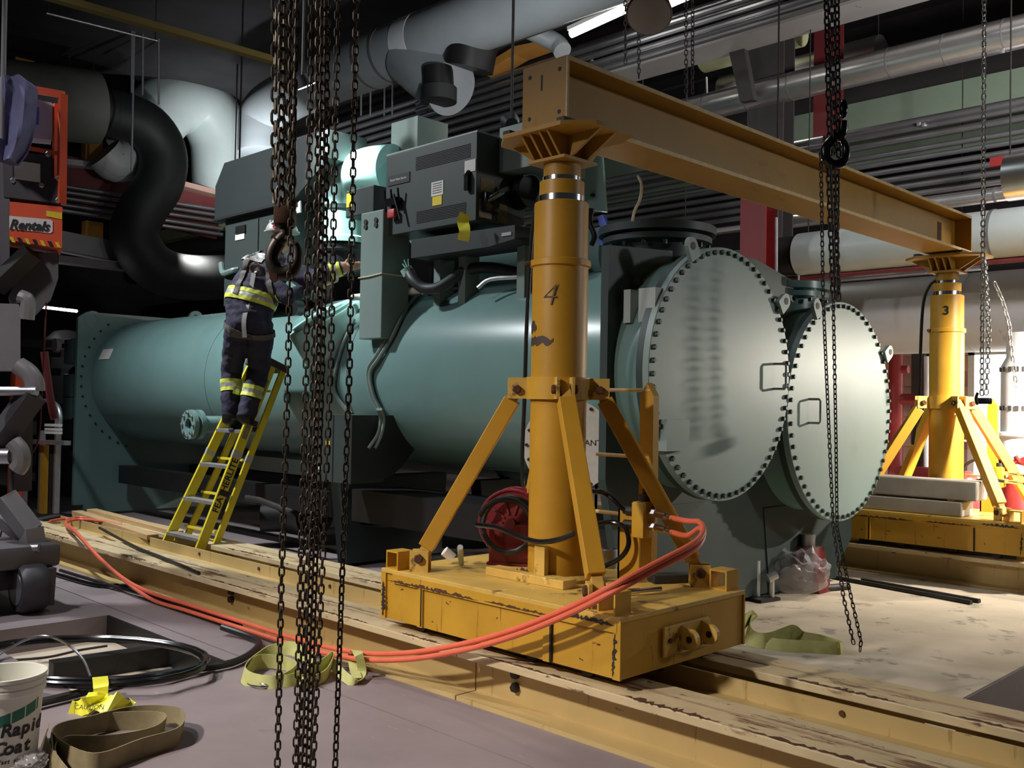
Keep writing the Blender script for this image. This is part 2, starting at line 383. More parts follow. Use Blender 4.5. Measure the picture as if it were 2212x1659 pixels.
def leg(cx, cy, num, label, near):
    X0, X1, Y0, Y1 = cx-.83, cx+.83, cy-.5, cy+.49
    t = thing('gantry_tower', label, 'gantry', (cx, cy, .25))
    base = MB().box((X0+.012, Y0+.012, .30), (X1-.008, Y1-.012, .55)).build('base', 'yellow_cart', t, smooth=False)
    for x in (X0+.02, X0+.33, X1-.43, X1-.02):
        for y in (Y0+.006, Y1-.006): MB().box((x-.02, y-.006, .30), (x+.02, y+.006, .545)).build('rib', 'yellow_cart', base, smooth=False)
    for x in (X0+.34, X1-.405):
        MB().box((x-.006, Y0+.0, .305), (x+.006, Y0+.008, .54)).build('seam', 'print', base, smooth=False)
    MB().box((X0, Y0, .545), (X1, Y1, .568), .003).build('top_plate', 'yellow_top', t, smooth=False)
    MB().box((X0+.1, Y0-.002, .50), (X1-.02, Y0+.006, .548)).build('edge_strip', 'yellow_cart', base, smooth=False)
    sk = MB()
    for y in (Y0+.13, Y1-.13): sk.box((X0+.2, y-.03, .262), (X1-.1, y+.03, .30))
    sk.build('skirt', 'black', t, smooth=False)
    for x in (X0+.25, X0+.6, X1-.6, X1-.25):
        for y in (Y0+.13, Y1-.13):
            MB().cyl((x, y-.05, .292), (x, y+.05, .292), .04, 16).build('wheel', 'dark_steel', t)
    for sx in (-1, 1):
        for sy in (-1, 1):
            b = MB(); tubebox(b, (cx+sx*.745, cy+sy*.435-.005, .568+.05), .10, .11, .009)
            b.build('socket', 'yellow_cart', t, smooth=False)
    # telescoping post
    MB().lathe((cx, cy, 0), (0, 0, 1), [(.147, .568), (.147, 2.19)], 40).build('post', 'yellow', t)
    MB().lathe((cx, cy, 0), (0, 0, 1), [(.148, 2.19), (.160, 2.195), (.160, 2.225), (.148, 2.23)], 40).build('collar', 'yellow', t)
    MB().lathe((cx, cy, 0), (0, 0, 1), [(.143, 2.23), (.143, 2.525), (.138, 2.53)], 40).build('post_stage', 'yellow', t)
    MB().lathe((cx, cy, 0), (0, 0, 1), [(.122, 2.53), (.122, 2.565)], 36).build('chrome_ring', 'chrome', t)
    MB().lathe((cx, cy, 0), (0, 0, 1), [(.118, 2.565), (.118, 2.64)], 36).build('post_stage', 'yellow', t)
    MB().lathe((cx, cy, 0), (0, 0, 1), [(.102, 2.64), (.102, 2.665)], 36).build('chrome_ring', 'chrome', t)
    MB().lathe((cx, cy, 0), (0, 0, 1), [(.098, 2.665), (.098, 2.735)], 36).build('post_head', 'yellow_beam', t)
    hexbolt(t, (cx-.10, cy-.12, 2.21), (-.6, -.8, 0), .014, .03, 'rust', 'clamp_bolt')
    # collar ring with lugs and four braces
    MB().lathe((cx, cy, 0), (0, 0, 1), [(.15, 1.50), (.172, 1.50), (.172, 1.615), (.15, 1.615)], 40).build('brace_ring', 'yellow_cart', t)
    for sx in (-1, 1):
        for sy in (-1, 1):
            d = Vector((sx*.72, sy*.60, 0)).normalized(); n = Vector((-d.y, d.x, 0))
            top = Vector((cx, cy, 1.545))+d*.215; foot = Vector((cx+sx*.62, cy+sy*.40, .64))
            v = (top-foot).normalized(); side = n
            br = MB().bar(foot+v*.07, top-v*.055, .085, .085, up=v.cross(n), bev=.004).build('brace', 'yellow', t, smooth=False)
            MB().bar(foot-v*.03, foot+v*.09, .05, .05, up=v.cross(n)).bar(top-v*.08, top+v*.03, .05, .05, up=v.cross(n)).build('end_tongue', 'yellow_top', br, smooth=False)
            lg = MB()
            for k in (-1, 1): lg.obox(Vector((cx, cy, 1.557))+d*.20+n*.038*k, (.13, .014, .11), Matrix((d, n, Vector((0, 0, 1)))).transposed())
            lg.build('ring_lug', 'yellow_top', t, smooth=False)
            fd = Vector((foot.x, foot.y, .568)); lg = MB()
            for k in (-1, 1): lg.obox(fd+n*.042*k+Vector((0, 0, .055)), (.10, .016, .11), Matrix((d, n, Vector((0, 0, 1)))).transposed())
            lg.build('foot_lug', 'yellow_top', t, smooth=False)
            for k in (-1, 1):
                hexbolt(t, Vector((cx, cy, 1.55))+d*.215+n*.045*k, n*k, .024, .022, 'rust')
                hexbolt(t, foot+n*.05*k, n*k, .026, .02, 'rust')
    # foot pad of the post
    MB().box((cx-.30, cy-.22, .568), (cx+.25, cy-.12, .612), .004).build('pad_bar', 'yellow_top', t, smooth=False)
    MB().lathe((cx, cy, 0), (0, 0, 1), [(.20, .568), (.20, .585), (.15, .6)], 32).build('post_foot', 'yellow_top', t)
    MB().obox((cx+.05, cy-.165, .68), (.07, .03, .16)).build('foot_clip', 'yellow_top', t, smooth=False)
    # saddle under the header beam
    sd = MB().prism([(cx-.33, cy-.13, 2.862), (cx-.20, cy-.24, 2.862), (cx+.20, cy-.24, 2.862), (cx+.34, cy-.13, 2.862), (cx+.34, cy+.17, 2.862), (cx+.2, cy+.24, 2.862), (cx-.2, cy+.24, 2.862), (cx-.33, cy+.17, 2.862)], (0, 0, .022))
    sd.build('saddle_plate', 'yellow_beam', t, smooth=False)
    MB().box((cx-.13, cy-.13, 2.735), (cx+.13, cy+.13, 2.75)).build('saddle_base', 'yellow_beam', t, smooth=False)
    for s_ in (-.06, .06):
        MB().prism([(cx-.30, cy+s_-.008, 2.862), (cx+.31, cy+s_-.008, 2.862), (cx+.12, cy+s_-.008, 2.75), (cx-.12, cy+s_-.008, 2.75)], (0, .016, 0)).build('saddle_rib', 'yellow_beam', t, smooth=False)
    for s_ in (-.09, -.03, .035, .09):
        MB().prism([(cx+s_-.007, cy-.22, 2.862), (cx+s_-.007, cy+.22, 2.862), (cx+s_-.007, cy+.12, 2.75), (cx+s_-.007, cy-.12, 2.75)], (.014, 0, 0)).build('saddle_rib', 'yellow_beam', t, smooth=False)
    for sx in (-1, 1):
        MB().box((cx+sx*.19-.025, cy-.23, 2.884), (cx+sx*.19+.025, cy+.2, 2.905)).build('clamp_bar', 'dark_steel', t, smooth=False)
    # tow plate on the end
    tp = MB().box((X1, cy-.20, .35), (X1+.012, cy+.17, .485), .002).build('tow_plate', 'yellow_top', t, smooth=False)
    for yy in (cy-.06, cy+.1):
        b = MB(); pts = []
        for i in range(9):
            a = -PI/2+PI*i/8; pts.append((X1+.055+.045*math.cos(a), yy-.012, .418+.045*math.sin(a)))
        pts = [(X1+.01, yy-.012, .365)]+pts+[(X1+.01, yy-.012, .478)]
        b.prism(pts, (0, .024, 0)); lg = b.build('tow_lug', 'yellow_top', tp, smooth=False)
        MB().cyl((X1+.055, yy-.0145, .418), (X1+.055, yy+.0145, .418), .016, 14).build('lug_hole', 'black', tp)
    MB().cyl((X1+.006, cy-.16, .42), (X1+.02, cy-.16, .42), .012, 8).build('bolt', 'rust', t)
    # guide channel with rungs behind the post
    gx, gy = cx+.25, cy+.43
    b = MB().prism([(gx-.045, gy, .568), (gx+.045, gy, .568), (gx+.045, gy, 1.53), (gx+.0, gy, 1.60), (gx-.045, gy, 1.53)], (0, .05, 0))
    b.build('guide_channel', 'yellow', t, smooth=False)
    for z in (1.56, 1.20, .88):
        MB().cyl((cx-.1, cy+.44, z), (gx+.02, gy+.01, z), .011, 10).build('rung', 'yellow_edge', t)
    # valve stand
    vx, vy = cx+.30, cy+.25
    MB().box((vx-.09, vy, .568), (vx+.05, vy+.012, .93)).box((vx-.09, vy, .568), (vx-.078, vy+.08, .93)).build('valve_stand', 'yellow', t, smooth=False)
    vb = MB().box((vx+.04, vy-.06, .80), (vx+.12, vy+.05, .985), .012).build('valve_block', 'yellow_cart', t)
    MB().cyl((vx+.08, vy, .985), (vx+.08, vy, 1.02), .03, 12).cyl((vx+.08, vy, 1.02), (vx+.08, vy, 1.05), .012, 8).build('valve_knob', 'dark_steel', vb)
    for k, zz in enumerate((.93, .86)):
        f = MB().cyl((vx+.12, vy-.01, zz), (vx+.16, vy-.01, zz), .022, 6).cyl((vx+.16, vy-.01, zz), (vx+.24, vy-.03, zz-.005), .019, 12).cyl((vx+.24, vy-.03, zz-.005), (vx+.30, vy-.05, zz-.01), .014, 12)
        f.build('hose_coupling', 'chrome', t)
        MB().cyl((vx-.04, vy-.01, zz), (vx+.04, vy-.01, zz), .022, 8).build('hose_elbow', 'dark_steel', t)
    return t
LN = leg(-3.44, 3.8, '4', 'near yellow hydraulic gantry leg with number 4, rolling on the front track', True)
LF = leg(-3.475, 9.1, '3', 'far yellow hydraulic gantry leg with number 3, on the back track', False)
tdir = Vector((.72, -.70, 0)).normalized(); tr = Vector((.70, .72, 0))
text('4', .17, 'brown_cap', LN, Vector((-3.44, 3.8, 2.03))+Vector((.30, -.95, 0)).normalized()*.1485, (.95, .30, 0), (0, 0, 1), italic=.25, bold=-.004)
text('3', .11, 'print', LF, Vector((-3.475, 9.1, 2.38))+Vector((.30, -.95, 0)).normalized()*.1445, (.95, .30, 0), (0, 0, 1), bold=.003)
def smear(parent, zc, a0, a1, h):
    """marker scribble wrapped round the post"""
    b = MB(); n = 14; top = []; bot = []
    for i in range(n+1):
        a = math.radians(a0+(a1-a0)*i/n); q = Vector((-3.44+.1485*math.cos(a), 3.8+.1485*math.sin(a), zc+.01*random.uniform(-1, 1)))
        k = h*(.8+.4*random.random())*(1 if i < n-1 else .4)
        top.append(b.bm.verts.new(q+Vector((0, 0, k/2)))); bot.append(b.bm.verts.new(q-Vector((0, 0, k/2))))
    for i in range(n): b.bm.faces.new((bot[i], bot[i+1], top[i+1], top[i]))
    b.build('marker_scribble', 'brown_cap', parent)
smear(LN, 1.875, 218, 258, .055); smear(LN, 1.80, 218, 300, .042)
# ---------------------------------------------------------------- header beam
YB0, YB1, BX, BZ0, BZ1 = 3.67, 9.16, -3.44, 2.906, 3.245
hb = thing('header_beam', 'yellow steel I-beam spanning across the tops of both gantry legs', 'beam', (BX, (YB0+YB1)/2, BZ0))
MB().box((BX-.012, YB0, BZ0+.02), (BX+.012, YB1, BZ1-.02)).build('web', 'yellow_beam', hb, smooth=False)
for nm, z in (('bottom_flange', BZ0), ('top_flange', BZ1-.022)):
    MB().box((BX-.155, YB0, z), (BX+.155, YB1, z+.022), .003).build('flange', 'yellow_beam', hb, smooth=False)
    for sx in (-1, 1): MB().box((BX+sx*.156-.002, YB0, z), (BX+sx*.156+.002, YB1, z+.022)).build('flange_edge', 'yellow_edge', hb, smooth=False)
ep = MB().box((BX-.158, YB0-.016, BZ0-.0), (BX+.158, YB0, BZ1+.002), .002).build('end_plate', 'yellow_beam', hb, smooth=False)
MB().box((BX+.15, YB0-.018, BZ0), (BX+.16, YB0-.004, BZ1)).build('weld_edge', 'yellow_edge', ep, smooth=False)
for sx in (-1, 1):
    for z in (BZ0+.06, BZ1-.06): MB().cyl((BX+sx*.105, YB0-.017, z), (BX+sx*.105, YB0-.013, z), .012, 10).build('bolt_hole', 'print', ep)
text('1', .12, 'print', ep, (BX-.02, YB0-.0168, (BZ0+BZ1)/2+.06), (1, 0, 0), (0, 0, 1), depth=.0003)
MB().box((BX-.155, YB1-.012, BZ0+.02), (BX+.155, YB1, BZ1-.02)).build('end_stiffener', 'yellow_beam', hb, smooth=False)
MB().box((BX+.0125, YB1-.42, BZ0+.05), (BX+.014, YB1-.33, BZ1-.09)).build('rust_patch', 'rust', hb, smooth=False)

# rust and chipped paint with shapes of their own
for x0, x1, off in ((-9.2, -8.5, .0), (-7.6, -7.1, .0), (-6.3, -5.2, 0), (-4.9, -4.35, .0), (-4.1, -3.75, 0), (-3.5, -2.75, .0), (-2.6, -2.1, 0), (-2.0, -1.2, 0), (-1.15, -.7, 0)):
    jag('rust_patch', 'rust', TN, (x0, 3.287, .2506), (x1, 3.287, .2506), (0, 1, 0), random.uniform(.02, .04), 40, (0, 0, 0))
for x0, x1 in ((-2.3, -1.7), (-1.6, -.9), (-5.6, -4.8), (-7.4, -6.6)):
    jag('rust_patch', 'rust', TN, (x0, 4.07, .2506), (x1, 4.07, .2506), (0, 1, 0), .035, 36, (0, 0, 0))
    jag('rust_patch', 'wheel_dirt', TN, (x0+.2, 3.47, .2509), (x1+.3, 3.47, .2509), (0, 1, 0), .03, 36, (0, 0, .0026))
for t_, cx_, cy_ in ((LN, -3.44, 3.8), (LF, -3.475, 9.1)):
    jag('chipped_paint', 'rust', t_, (cx_-.78, cy_-.5, .508), (cx_-.05, cy_-.5, .508), (0, 0, 1), .018, 60, (0, -.0035, 0))
    jag('chipped_paint', 'rust', t_, (cx_-.02, cy_-.5, .512), (cx_+.45, cy_-.5, .512), (0, 0, 1), .012, 40, (0, -.0035, 0))
    jag('chipped_paint', 'dark_steel', t_, (cx_+.47, cy_-.5, .535), (cx_+.80, cy_-.5, .53), (0, 0, 1), .02, 30, (0, -.0035, 0))
    jag('chipped_paint', 'dark_steel', t_, (cx_-.81, cy_-.5, .31), (cx_-.81, cy_-.5, .50), (1, 0, 0), .03, 24, (0, -.0025, 0))
    jag('chipped_paint', 'dark_steel', t_, (cx_+.79, cy_-.5, .31), (cx_+.80, cy_-.5, .50), (1, 0, 0), .018, 24, (0, -.0025, 0))
    for k in range(9):
        px_, pz_ = cx_+random.uniform(-.7, .75), random.uniform(.33, .48); jag('chipped_paint', 'rust', t_, (px_, cy_-.488, pz_), (px_+random.uniform(.01, .05), cy_-.488, pz_+random.uniform(-.01, .01)), (0, 0, 1), .008, 8, (0, -.0012, 0))
    jag('chipped_paint', 'rust', t_, (cx_-.15, cy_-.155, .60), (cx_+.0, cy_-.16, .60), (0, 0, 1), .03, 14, (0, -.002, 0))
# ---------------------------------------------------------------- chiller
Y1c, Z1c, R1 = 5.69, 1.70, .775
Y2c, Z2c, R2 = 7.40, 1.46, .79
XD, XL = -3.6, -12.36
ch = thing('chiller', 'huge teal water chiller with two round bolted end covers between the tracks', 'chiller', (-8, 6.5, 0))
sh = MB().cyl((XL+.06, Y1c, Z1c), (-3.98, Y1c, Z1c), R1, 96).build('evaporator_shell', 'teal', ch)
MB().cyl((XL+.06, Y2c, Z2c), (-3.98, Y2c, Z2c), R2, 96).build('condenser_shell', 'teal', ch)
for xw in (-4.62, -6.9, -9.4):
    MB().ring((xw, Y1c, Z1c), (1, 0, 0), R1+.004, R1-.02, .02, 96).build('weld_seam', 'teal', sh)
# tube sheets
MB().prism([(-4.02, 4.83, 1.0), (-4.02, 4.83, 2.5), (-4.02, 6.6, 2.62), (-4.02, 8.25, 2.3), (-4.02, 8.25, .35), (-4.02, 7.9, .04), (-4.02, 5.35, .04), (-4.02, 4.95, .5)], (.06, 0, 0)).build('tube_sheet', 'teal_shaded', ch, smooth=False)
MB().prism([(XL, 4.74, .14), (XL, 4.74, 2.46), (XL, 4.84, 2.53), (XL, 8.2, 2.53), (XL, 8.2, .03), (XL, 4.86, .03), (XL, 4.86, .14)], (.06, 0, 0)).build('tube_sheet', 'teal', ch, smooth=False)
MB().ring((XL+.03, 4.92, 2.44), (1, 0, 0), .11, .055, .07, 20).build('lifting_eye', 'teal', ch)
MB().ring((XL+.03, 6.3, 2.56), (1, 0, 0), .10, .05, .05, 20).build('lifting_eye', 'teal_light', ch)
for i in range(16):
    a = math.radians(130+i*8); hexbolt(ch, (XL+.06, Y1c+.9*math.cos(a), Z1c+.9*math.sin(a)), (1, 0, 0), .014, .012, 'print')
# water boxes, covers, bolts
def cover(yc, zc, r, n, lugs, handle, ph):
    MB().cyl((-3.98, yc, zc), (-3.72, yc, zc), r-.06, 96).build('water_box', 'teal', ch)
    MB().lathe((-3.735, yc, zc), (1, 0, 0), [(r-.1, 0), (r, .0), (r, .05), (r-.1, .05)], 96, cap=False).build('box_flange', 'teal_shaded', ch)
    cv = MB().lathe((-3.684, yc, zc), (1, 0, 0), [(r, 0), (r, .045), (r-.004, .048)], 96).build('end_cover', 'teal_disc', ch)
    for i in range(n):
        a = 2*PI*(i+ph)/n; p = Vector((-3.636, yc+(r-.035)*math.cos(a), zc+(r-.035)*math.sin(a)))
        hexbolt(cv, p, (1, 0, 0), .017, .022, 'bolt')
    for a in lugs:
        a = math.radians(a); d = Vector((0, math.cos(a), math.sin(a))); n2 = Vector((0, -math.sin(a), math.cos(a)))
        c0 = Vector((-3.60, yc, zc))+d*(r-.02); pts = [c0-n2*.055, c0-n2*.055+d*.07]
        for i in range(9):
            t = PI-PI*i/8; pts.append(c0+d*(.09+.06*math.sin(t))+n2*(.055*math.cos(t)))
        pts += [c0+n2*.055+d*.07, c0+n2*.055]
        lg = MB().prism(pts, (-.03, 0, 0)).build('lifting_lug', 'teal_disc', ch, smooth=False)
        c1 = c0+d*.09+Vector((-.033, 0, 0))
        MB().cyl(c1, c1+Vector((.036, 0, 0)), .026, 16).build('lug_hole', 'print', lg)
    hy, hz = handle
    MB().tube([(-3.637, hy-.0, hz+.09), (-3.56, hy+.02, hz+.09), (-3.55, hy+.02, hz+.075), (-3.55, hy+.02, hz-.075), (-3.56, hy+.02, hz-.09), (-3.637, hy, hz-.09)], .009, 8).build('handle', 'steel', cv)
    return cv
pA = U(1676, 813, x=-3.62); pB = U(1751, 888, x=-3.62)
cover(Y1c, Z1c, .855, 62, (119, 37), (pA.y, pA.z), .3)
cover(Y2c, Z2c, .875, 60, (122, 33), (pB.y, pB.z), .1)
# top nozzles with flanges
def nozzle(xc, yc, zb, zt, r, rf, m, name='nozzle'):
    nz = MB().cyl((xc, yc, zb), (xc, yc, zt), r, 48).build(name, m, ch)
    MB().lathe((xc, yc, zt-.01), (0, 0, 1), [(r, 0), (rf, .0), (rf, .055), (r*.8, .055)], 48).build('nozzle_flange', m, nz)
    MB().lathe((xc, yc, zt-.07), (0, 0, 1), [(r, 0), (rf-.03, .0), (rf-.03, .04), (r, .04)], 48, cap=False).build('backing_ring', m, nz)
    for i in range(16):
        a = 2*PI*i/16; hexbolt(nz, (xc+(rf-.05)*math.cos(a), yc+(rf-.05)*math.sin(a), zt-.085), (0, 0, -1), .016, .03, 'bolt')
nozzle(-4.22, Y1c, 2.35, 2.70, .31, .42, 'teal_shaded'); nozzle(-4.18, Y2c, 2.15, 2.46, .30, .40, 'teal')
# boss and small fittings on the near shell
MB().cyl(U(1315, 665, y=5.02), U(1315, 665, y=5.02)+Vector((0, .2, 0)), .035, 14).build('plug', 'teal_shaded', ch)
q = U(1372, 612, y=5.12); MB().cyl(q, q+Vector((-.03, -.09, .05)), .045, 14).cyl(q, q+Vector((.1, .2, -.12)), .03, 12).build('valve_stub', 'dark_steel', ch)
q0 = U(1360, 628, y=4.99); q1 = U(1430, 695, y=4.99)
jb = MB().box((q0.x, 4.93, q1.z), (q0.x+.055, 5.13, q0.z)).box((q0.x+.12, 4.93, q1.z), (q0.x+.25, 5.16, q0.z)).box((q0.x, 5.05, q1.z), (q0.x+.2, 5.16, q0.z)).build('bracket', 'pipe_pale', ch, smooth=False)
q0 = U(1396, 905, y=4.97); q1 = U(1442, 975, y=4.97)
MB().box((q0.x, 4.96, q1.z), (q1.x, 5.2, q0.z)).build('bracket', 'teal_disc', ch, smooth=False)
# near foot plates and skid
for x0, x1 in ((-4.05, -3.95), (-7.3, -7.15)):
    MB().prism([(x0, 5.15, .03), (x0, 5.05, .8), (x0, 6.3, .8), (x0, 6.25, .03)], (x1-x0, 0, 0)).build('saddle_foot', 'teal_shaded', ch, smooth=False)
    MB().prism([(x0, 6.85, .03), (x0, 6.75, .7), (x0, 8.0, .7), (x0, 7.95, .03)], (x1-x0, 0, 0)).build('saddle_foot', 'teal_shaded', ch, smooth=False)
MB().box((-12.2, 5.25, .40), (-4.05, 5.4, .62)).box((-12.2, 6.2, .3), (-4.05, 6.4, .6)).build('skid_beam', 'black', ch, smooth=False)
MB().box((-6.9, 5.0, .45), (-5.2, 5.5, .72)).build('oil_sump', 'black', ch, smooth=False)
MB().tube([U(740, 1130, y=5.3), U(830, 1135, y=5.3), U(860, 1128, y=5.3), U(900, 1130, y=5.3), U(1000, 1146, y=5.3)], .018, 8, smooth=4).build('drain_pipe', 'black', ch)
MB().tube([U(722, 1040, y=5.2), U(724, 1115, y=5.2)], .05, 12).build('drain_leg', 'black', ch)
MB().tube([U(908, 1080, y=5.3), U(908, 1148, y=5.3)], .03, 10).build('drain_leg', 'black', ch)
MB().cyl((-8.7, 5.5, .34), (-8.2, 5.5, .34), .22, 24).cyl((-8.7, 5.2, .3), (-8.4, 5.6, .3), .15, 20).build('oil_pump', 'black', ch)
MB().tube([U(640, 1110, y=5.0), U(560, 1080, y=5.0), U(530, 1075, y=5.0)], .03, 10).build('drain_pipe', 'dark_steel', ch)
# flanged stub on the near shell
q = U(452, 917, y=4.72)
st = MB().cyl((q.x, 4.55, q.z), (q.x, 5.1, q.z), .085, 24).build('stub_pipe', 'teal', ch)
for yy in (4.52, 4.60):
    f = MB().ring((q.x, yy, q.z), (0, 1, 0), .145, .06, .045, 28).build('stub_flange', 'teal', st)
MB().cyl((q.x, 4.54, q.z), (q.x, 4.545, q.z), .07, 20).build('stub_bore', 'print', st)
for i in range(8):
    a = 2*PI*i/8; hexbolt(st, (q.x+.115*math.cos(a), 4.498, q.z+.115*math.sin(a)), (0, -1, 0), .017, .025, 'steel')
# round white head seen behind the brace legs
d = Vector((.62, -.78, 0)).normalized(); c = U(1230, 962, y=4.86)
wh = MB().cyl(c+d*.06, c-d*.3, .305, 56).build('round_head', 'white_label', ch)
for i in range(18):
    a = 2*PI*i/18; n = Vector((-d.y, d.x, 0)); hexbolt(wh, c+d*.06+n*.28*math.cos(a)+Vector((0, 0, .28*math.sin(a))), d, .012, .014, 'bolt')
text('REFRIGERANT', .055, 'print', wh, c+d*.0615+Vector((0, 0, .02))+Vector((-d.y, d.x, 0))*.04, (-d.y, d.x, 0), (0, 0, 1), depth=.0005)
text('R', .05, 'print', wh, c+d*.0615+Vector((0, 0, .16))+Vector((-d.y, d.x, 0))*.09, (-d.y, d.x, 0), (0, 0, 1), depth=.0005)
# cable trunk column
MB().box((-6.63, 4.84, 1.99), (-6.33, 5.12, 3.04), .008).build('cable_trunk', 'box_grey', ch, smooth=False)
for xx in (-6.56, -6.42):
    MB().cyl((xx, 4.83, 2.96), (xx, 4.845, 2.96), .022, 12).cyl((xx, 4.83, 2.92), (xx, 4.845, 2.92), .022, 12).build('trunk_slot', 'print', ch)
MB().tube([(-6.64, 4.832, 2.50), (-6.5, 4.83, 2.502), (-6.325, 4.832, 2.515), (-6.325, 5.1, 2.515)], .006, 6).build('tie_wire', 'rope', ch)
# starter cabinet
VX0, VX1, VY0, VY1, VZ0, VZ1 = -6.38, -5.29, 4.9, 5.42, 2.83, 3.49
vc = MB().box((VX0, VY0, VZ0), (VX1, VY1, VZ1), .006).build('starter_cabinet', 'cab_grey', ch, smooth=False)
MB().box((VX0, VY0, VZ1), (VX1, VY1, VZ1+.012)).build('cabinet_roof', 'pipe_pale', vc, smooth=False)
def louvre(x0, x1, z0, z1, n, nx):
    for i in range(n):
        z = z0+(z1-z0)*(i+.5)/n
        MB().box((x0, VY0-.004, z-.3*(z1-z0)/n), (x1, VY0+.002, z+.12*(z1-z0)/n)).build('louvre_slot', 'print', vc, smooth=False)
louvre(-6.0, -5.36, 3.31, 3.42, 9, 1); louvre(-5.98, -5.40, 2.885, 2.985, 8, 1)
MB().box((VX0+.03, VY0-.006, 3.235), (VX0+.31, VY0, 3.315)).build('name_plate', 'print', vc, smooth=False)
text('Shield Wave Starter', .026, 'white_label', vc, (VX0+.17, VY0-.0075, 3.275), (1, 0, 0), (0, 0, 1), depth=.0005)
def label(x0, x1, z0, z1, m, y=None, par=None): return MB().box((x0, (y or VY0)-.004, z0), (x1, y or VY0, z1)).build('sticker', m, par or vc, smooth=False)
label(-5.80, -5.66, 3.075, 3.185, 'white_label'); label(-5.785, -5.675, 3.0, 3.07, 'yellow_label'); label(-5.42, -5.30, 3.20, 3.29, 'white_label')
for k in range(5): MB().box((-5.785, VY0-.0055, 3.095+k*.018), (-5.675, VY0-.004, 3.100+k*.018)).build('print_line', 'print', vc, smooth=False)
sw = MB()
for xx in (-6.33, -6.25, -6.16): sw.cyl((xx, VY0-.03, 3.02), (xx, VY0-.05, 3.19), .008, 8)
sw.box((-6.32, VY0-.05, 3.06), (-6.17, VY0, 3.12)).cyl((-6.12, VY0-.05, 2.93), (-6.2, VY0-.06, 3.14), .011, 8)
sw.build('switch_linkage', 'black_gloss', vc); MB().box((-6.29, VY0-.055, 2.96), (-6.2, VY0-.02, 3.03), .01).build('switch_handle', 'red_switch', vc)
MB().cyl((-5.37, VY0-.03, 3.16), (-5.37, VY0, 3.2), .022, 12).box((-5.39, VY0-.035, 3.06), (-5.35, VY0-.01, 3.17)).build('door_handle', 'black_gloss', vc)
# cabinet side gear (facing the end covers)
for y0, y1, z0, z1, m in ((4.94, 5.08, 3.06, 3.16, 'sling_beige'), (4.93, 5.06, 2.86, 3.0, 'galv'), (5.12, 5.22, 2.85, 2.99, 'sling_beige')):
    MB().box((VX1, y0, z0), (VX1+.004, y1, z1)).build('sticker', m, vc, smooth=False)
MB().tube([(VX1+.03, 4.98, 2.98), (VX1+.09, 5.05, 3.04), (VX1+.07, 5.16, 3.10)], .022, 10).build('breaker_lever', 'chrome', vc)
MB().box((VX1, 4.95, 2.9), (VX1+.05, 5.1, 3.05), .01).build('breaker', 'black_gloss', vc)
MB().cyl((VX1+.0, 5.34, 3.1), (VX1+.14, 5.34, 3.1), .13, 20).build('motor_head', 'black', vc)
MB().tube([(VX1+.15, 5.24, 3.2), (VX1+.17, 5.36, 3.22), (VX1+.16, 5.44, 3.12), (VX1+.15, 5.40, 3.0)], .006, 6, smooth=4).build('wire_loop', 'galv', vc)
MB().lathe((VX1+.16, 5.48, 3.16), (1, -.4, 0), [(.05, 0), (.05, .03), (.045, .035)], 18).build('gauge', 'white_label', vc)
rb = MB().box((-5.28, 5.12, 3.22), (-4.86, 5.5, 3.56), .004).build('relay_box', 'box_grey', ch, smooth=False)
label(-5.0, -4.9, 3.3, 3.5, 'white_label', 5.12, rb)
MB().box((-5.2, 5.5, 3.4), (-4.75, 5.75, 3.68), .004).build('relay_box', 'pipe_pale', ch, smooth=False)
MB().cyl((-4.98, 5.4, 3.56), (-4.98, 5.4, 3.70), .06, 14).build('beacon', 'dark_steel', ch)
# pale teal board beside the post
pb = MB().prism([U(1160, 335, y=5.6), U(1298, 300, y=5.6), U(1309, 458, y=5.6), U(1163, 440, y=5.6)], (0, .02, 0)).build('access_board', 'teal_light', ch, smooth=False)
q = U(1253, 372, y=5.597); MB().box((q.x-.055, 5.592, q.z-.05), (q.x+.055, 5.599, q.z+.05)).build('sticker', 'white_label', pb, smooth=False)
q = U(1282, 422, y=5.597); MB().cyl(q, q+Vector((0, -.02, 0)), .014, 10).build('knob', 'teal_shaded', pb)
# beams carrying the cabinet
MB().prism([(-6.1, 4.95, 2.63), (-6.1, 4.95, 2.78), (-4.93, 4.95, 2.76), (-4.93, 4.95, 2.66), (-5.2, 4.95, 2.63)], (0, .3, 0)).build('cabinet_beam', 'hood', ch, smooth=False)
MB().box((-5.06, 4.944, 2.69), (-4.96, 4.95, 2.715)).build('beam_slot', 'pipe_pale', ch, smooth=False)
for xx in (-6.05, -5.75, -5.1): MB().box((xx, 5.15, 2.2), (xx+.08, 5.3, 2.8)).build('cabinet_strut', 'box_grey', ch, smooth=False)
MB().cyl((-6.2, 5.85, 2.62), (-4.7, 5.85, 2.62), .24, 32).build('oil_cooler', 'teal_light', ch)
MB().box((-6.3, 5.3, 2.25), (-6.25, 5.9, 2.85)).build('bracket', 'black', ch, smooth=False)
# grey terminal box on top
MB().box((-7.10, 5.50, 3.55), (-6.72, 5.86, 4.03), .004).build('terminal_box', 'box_grey', ch, smooth=False)
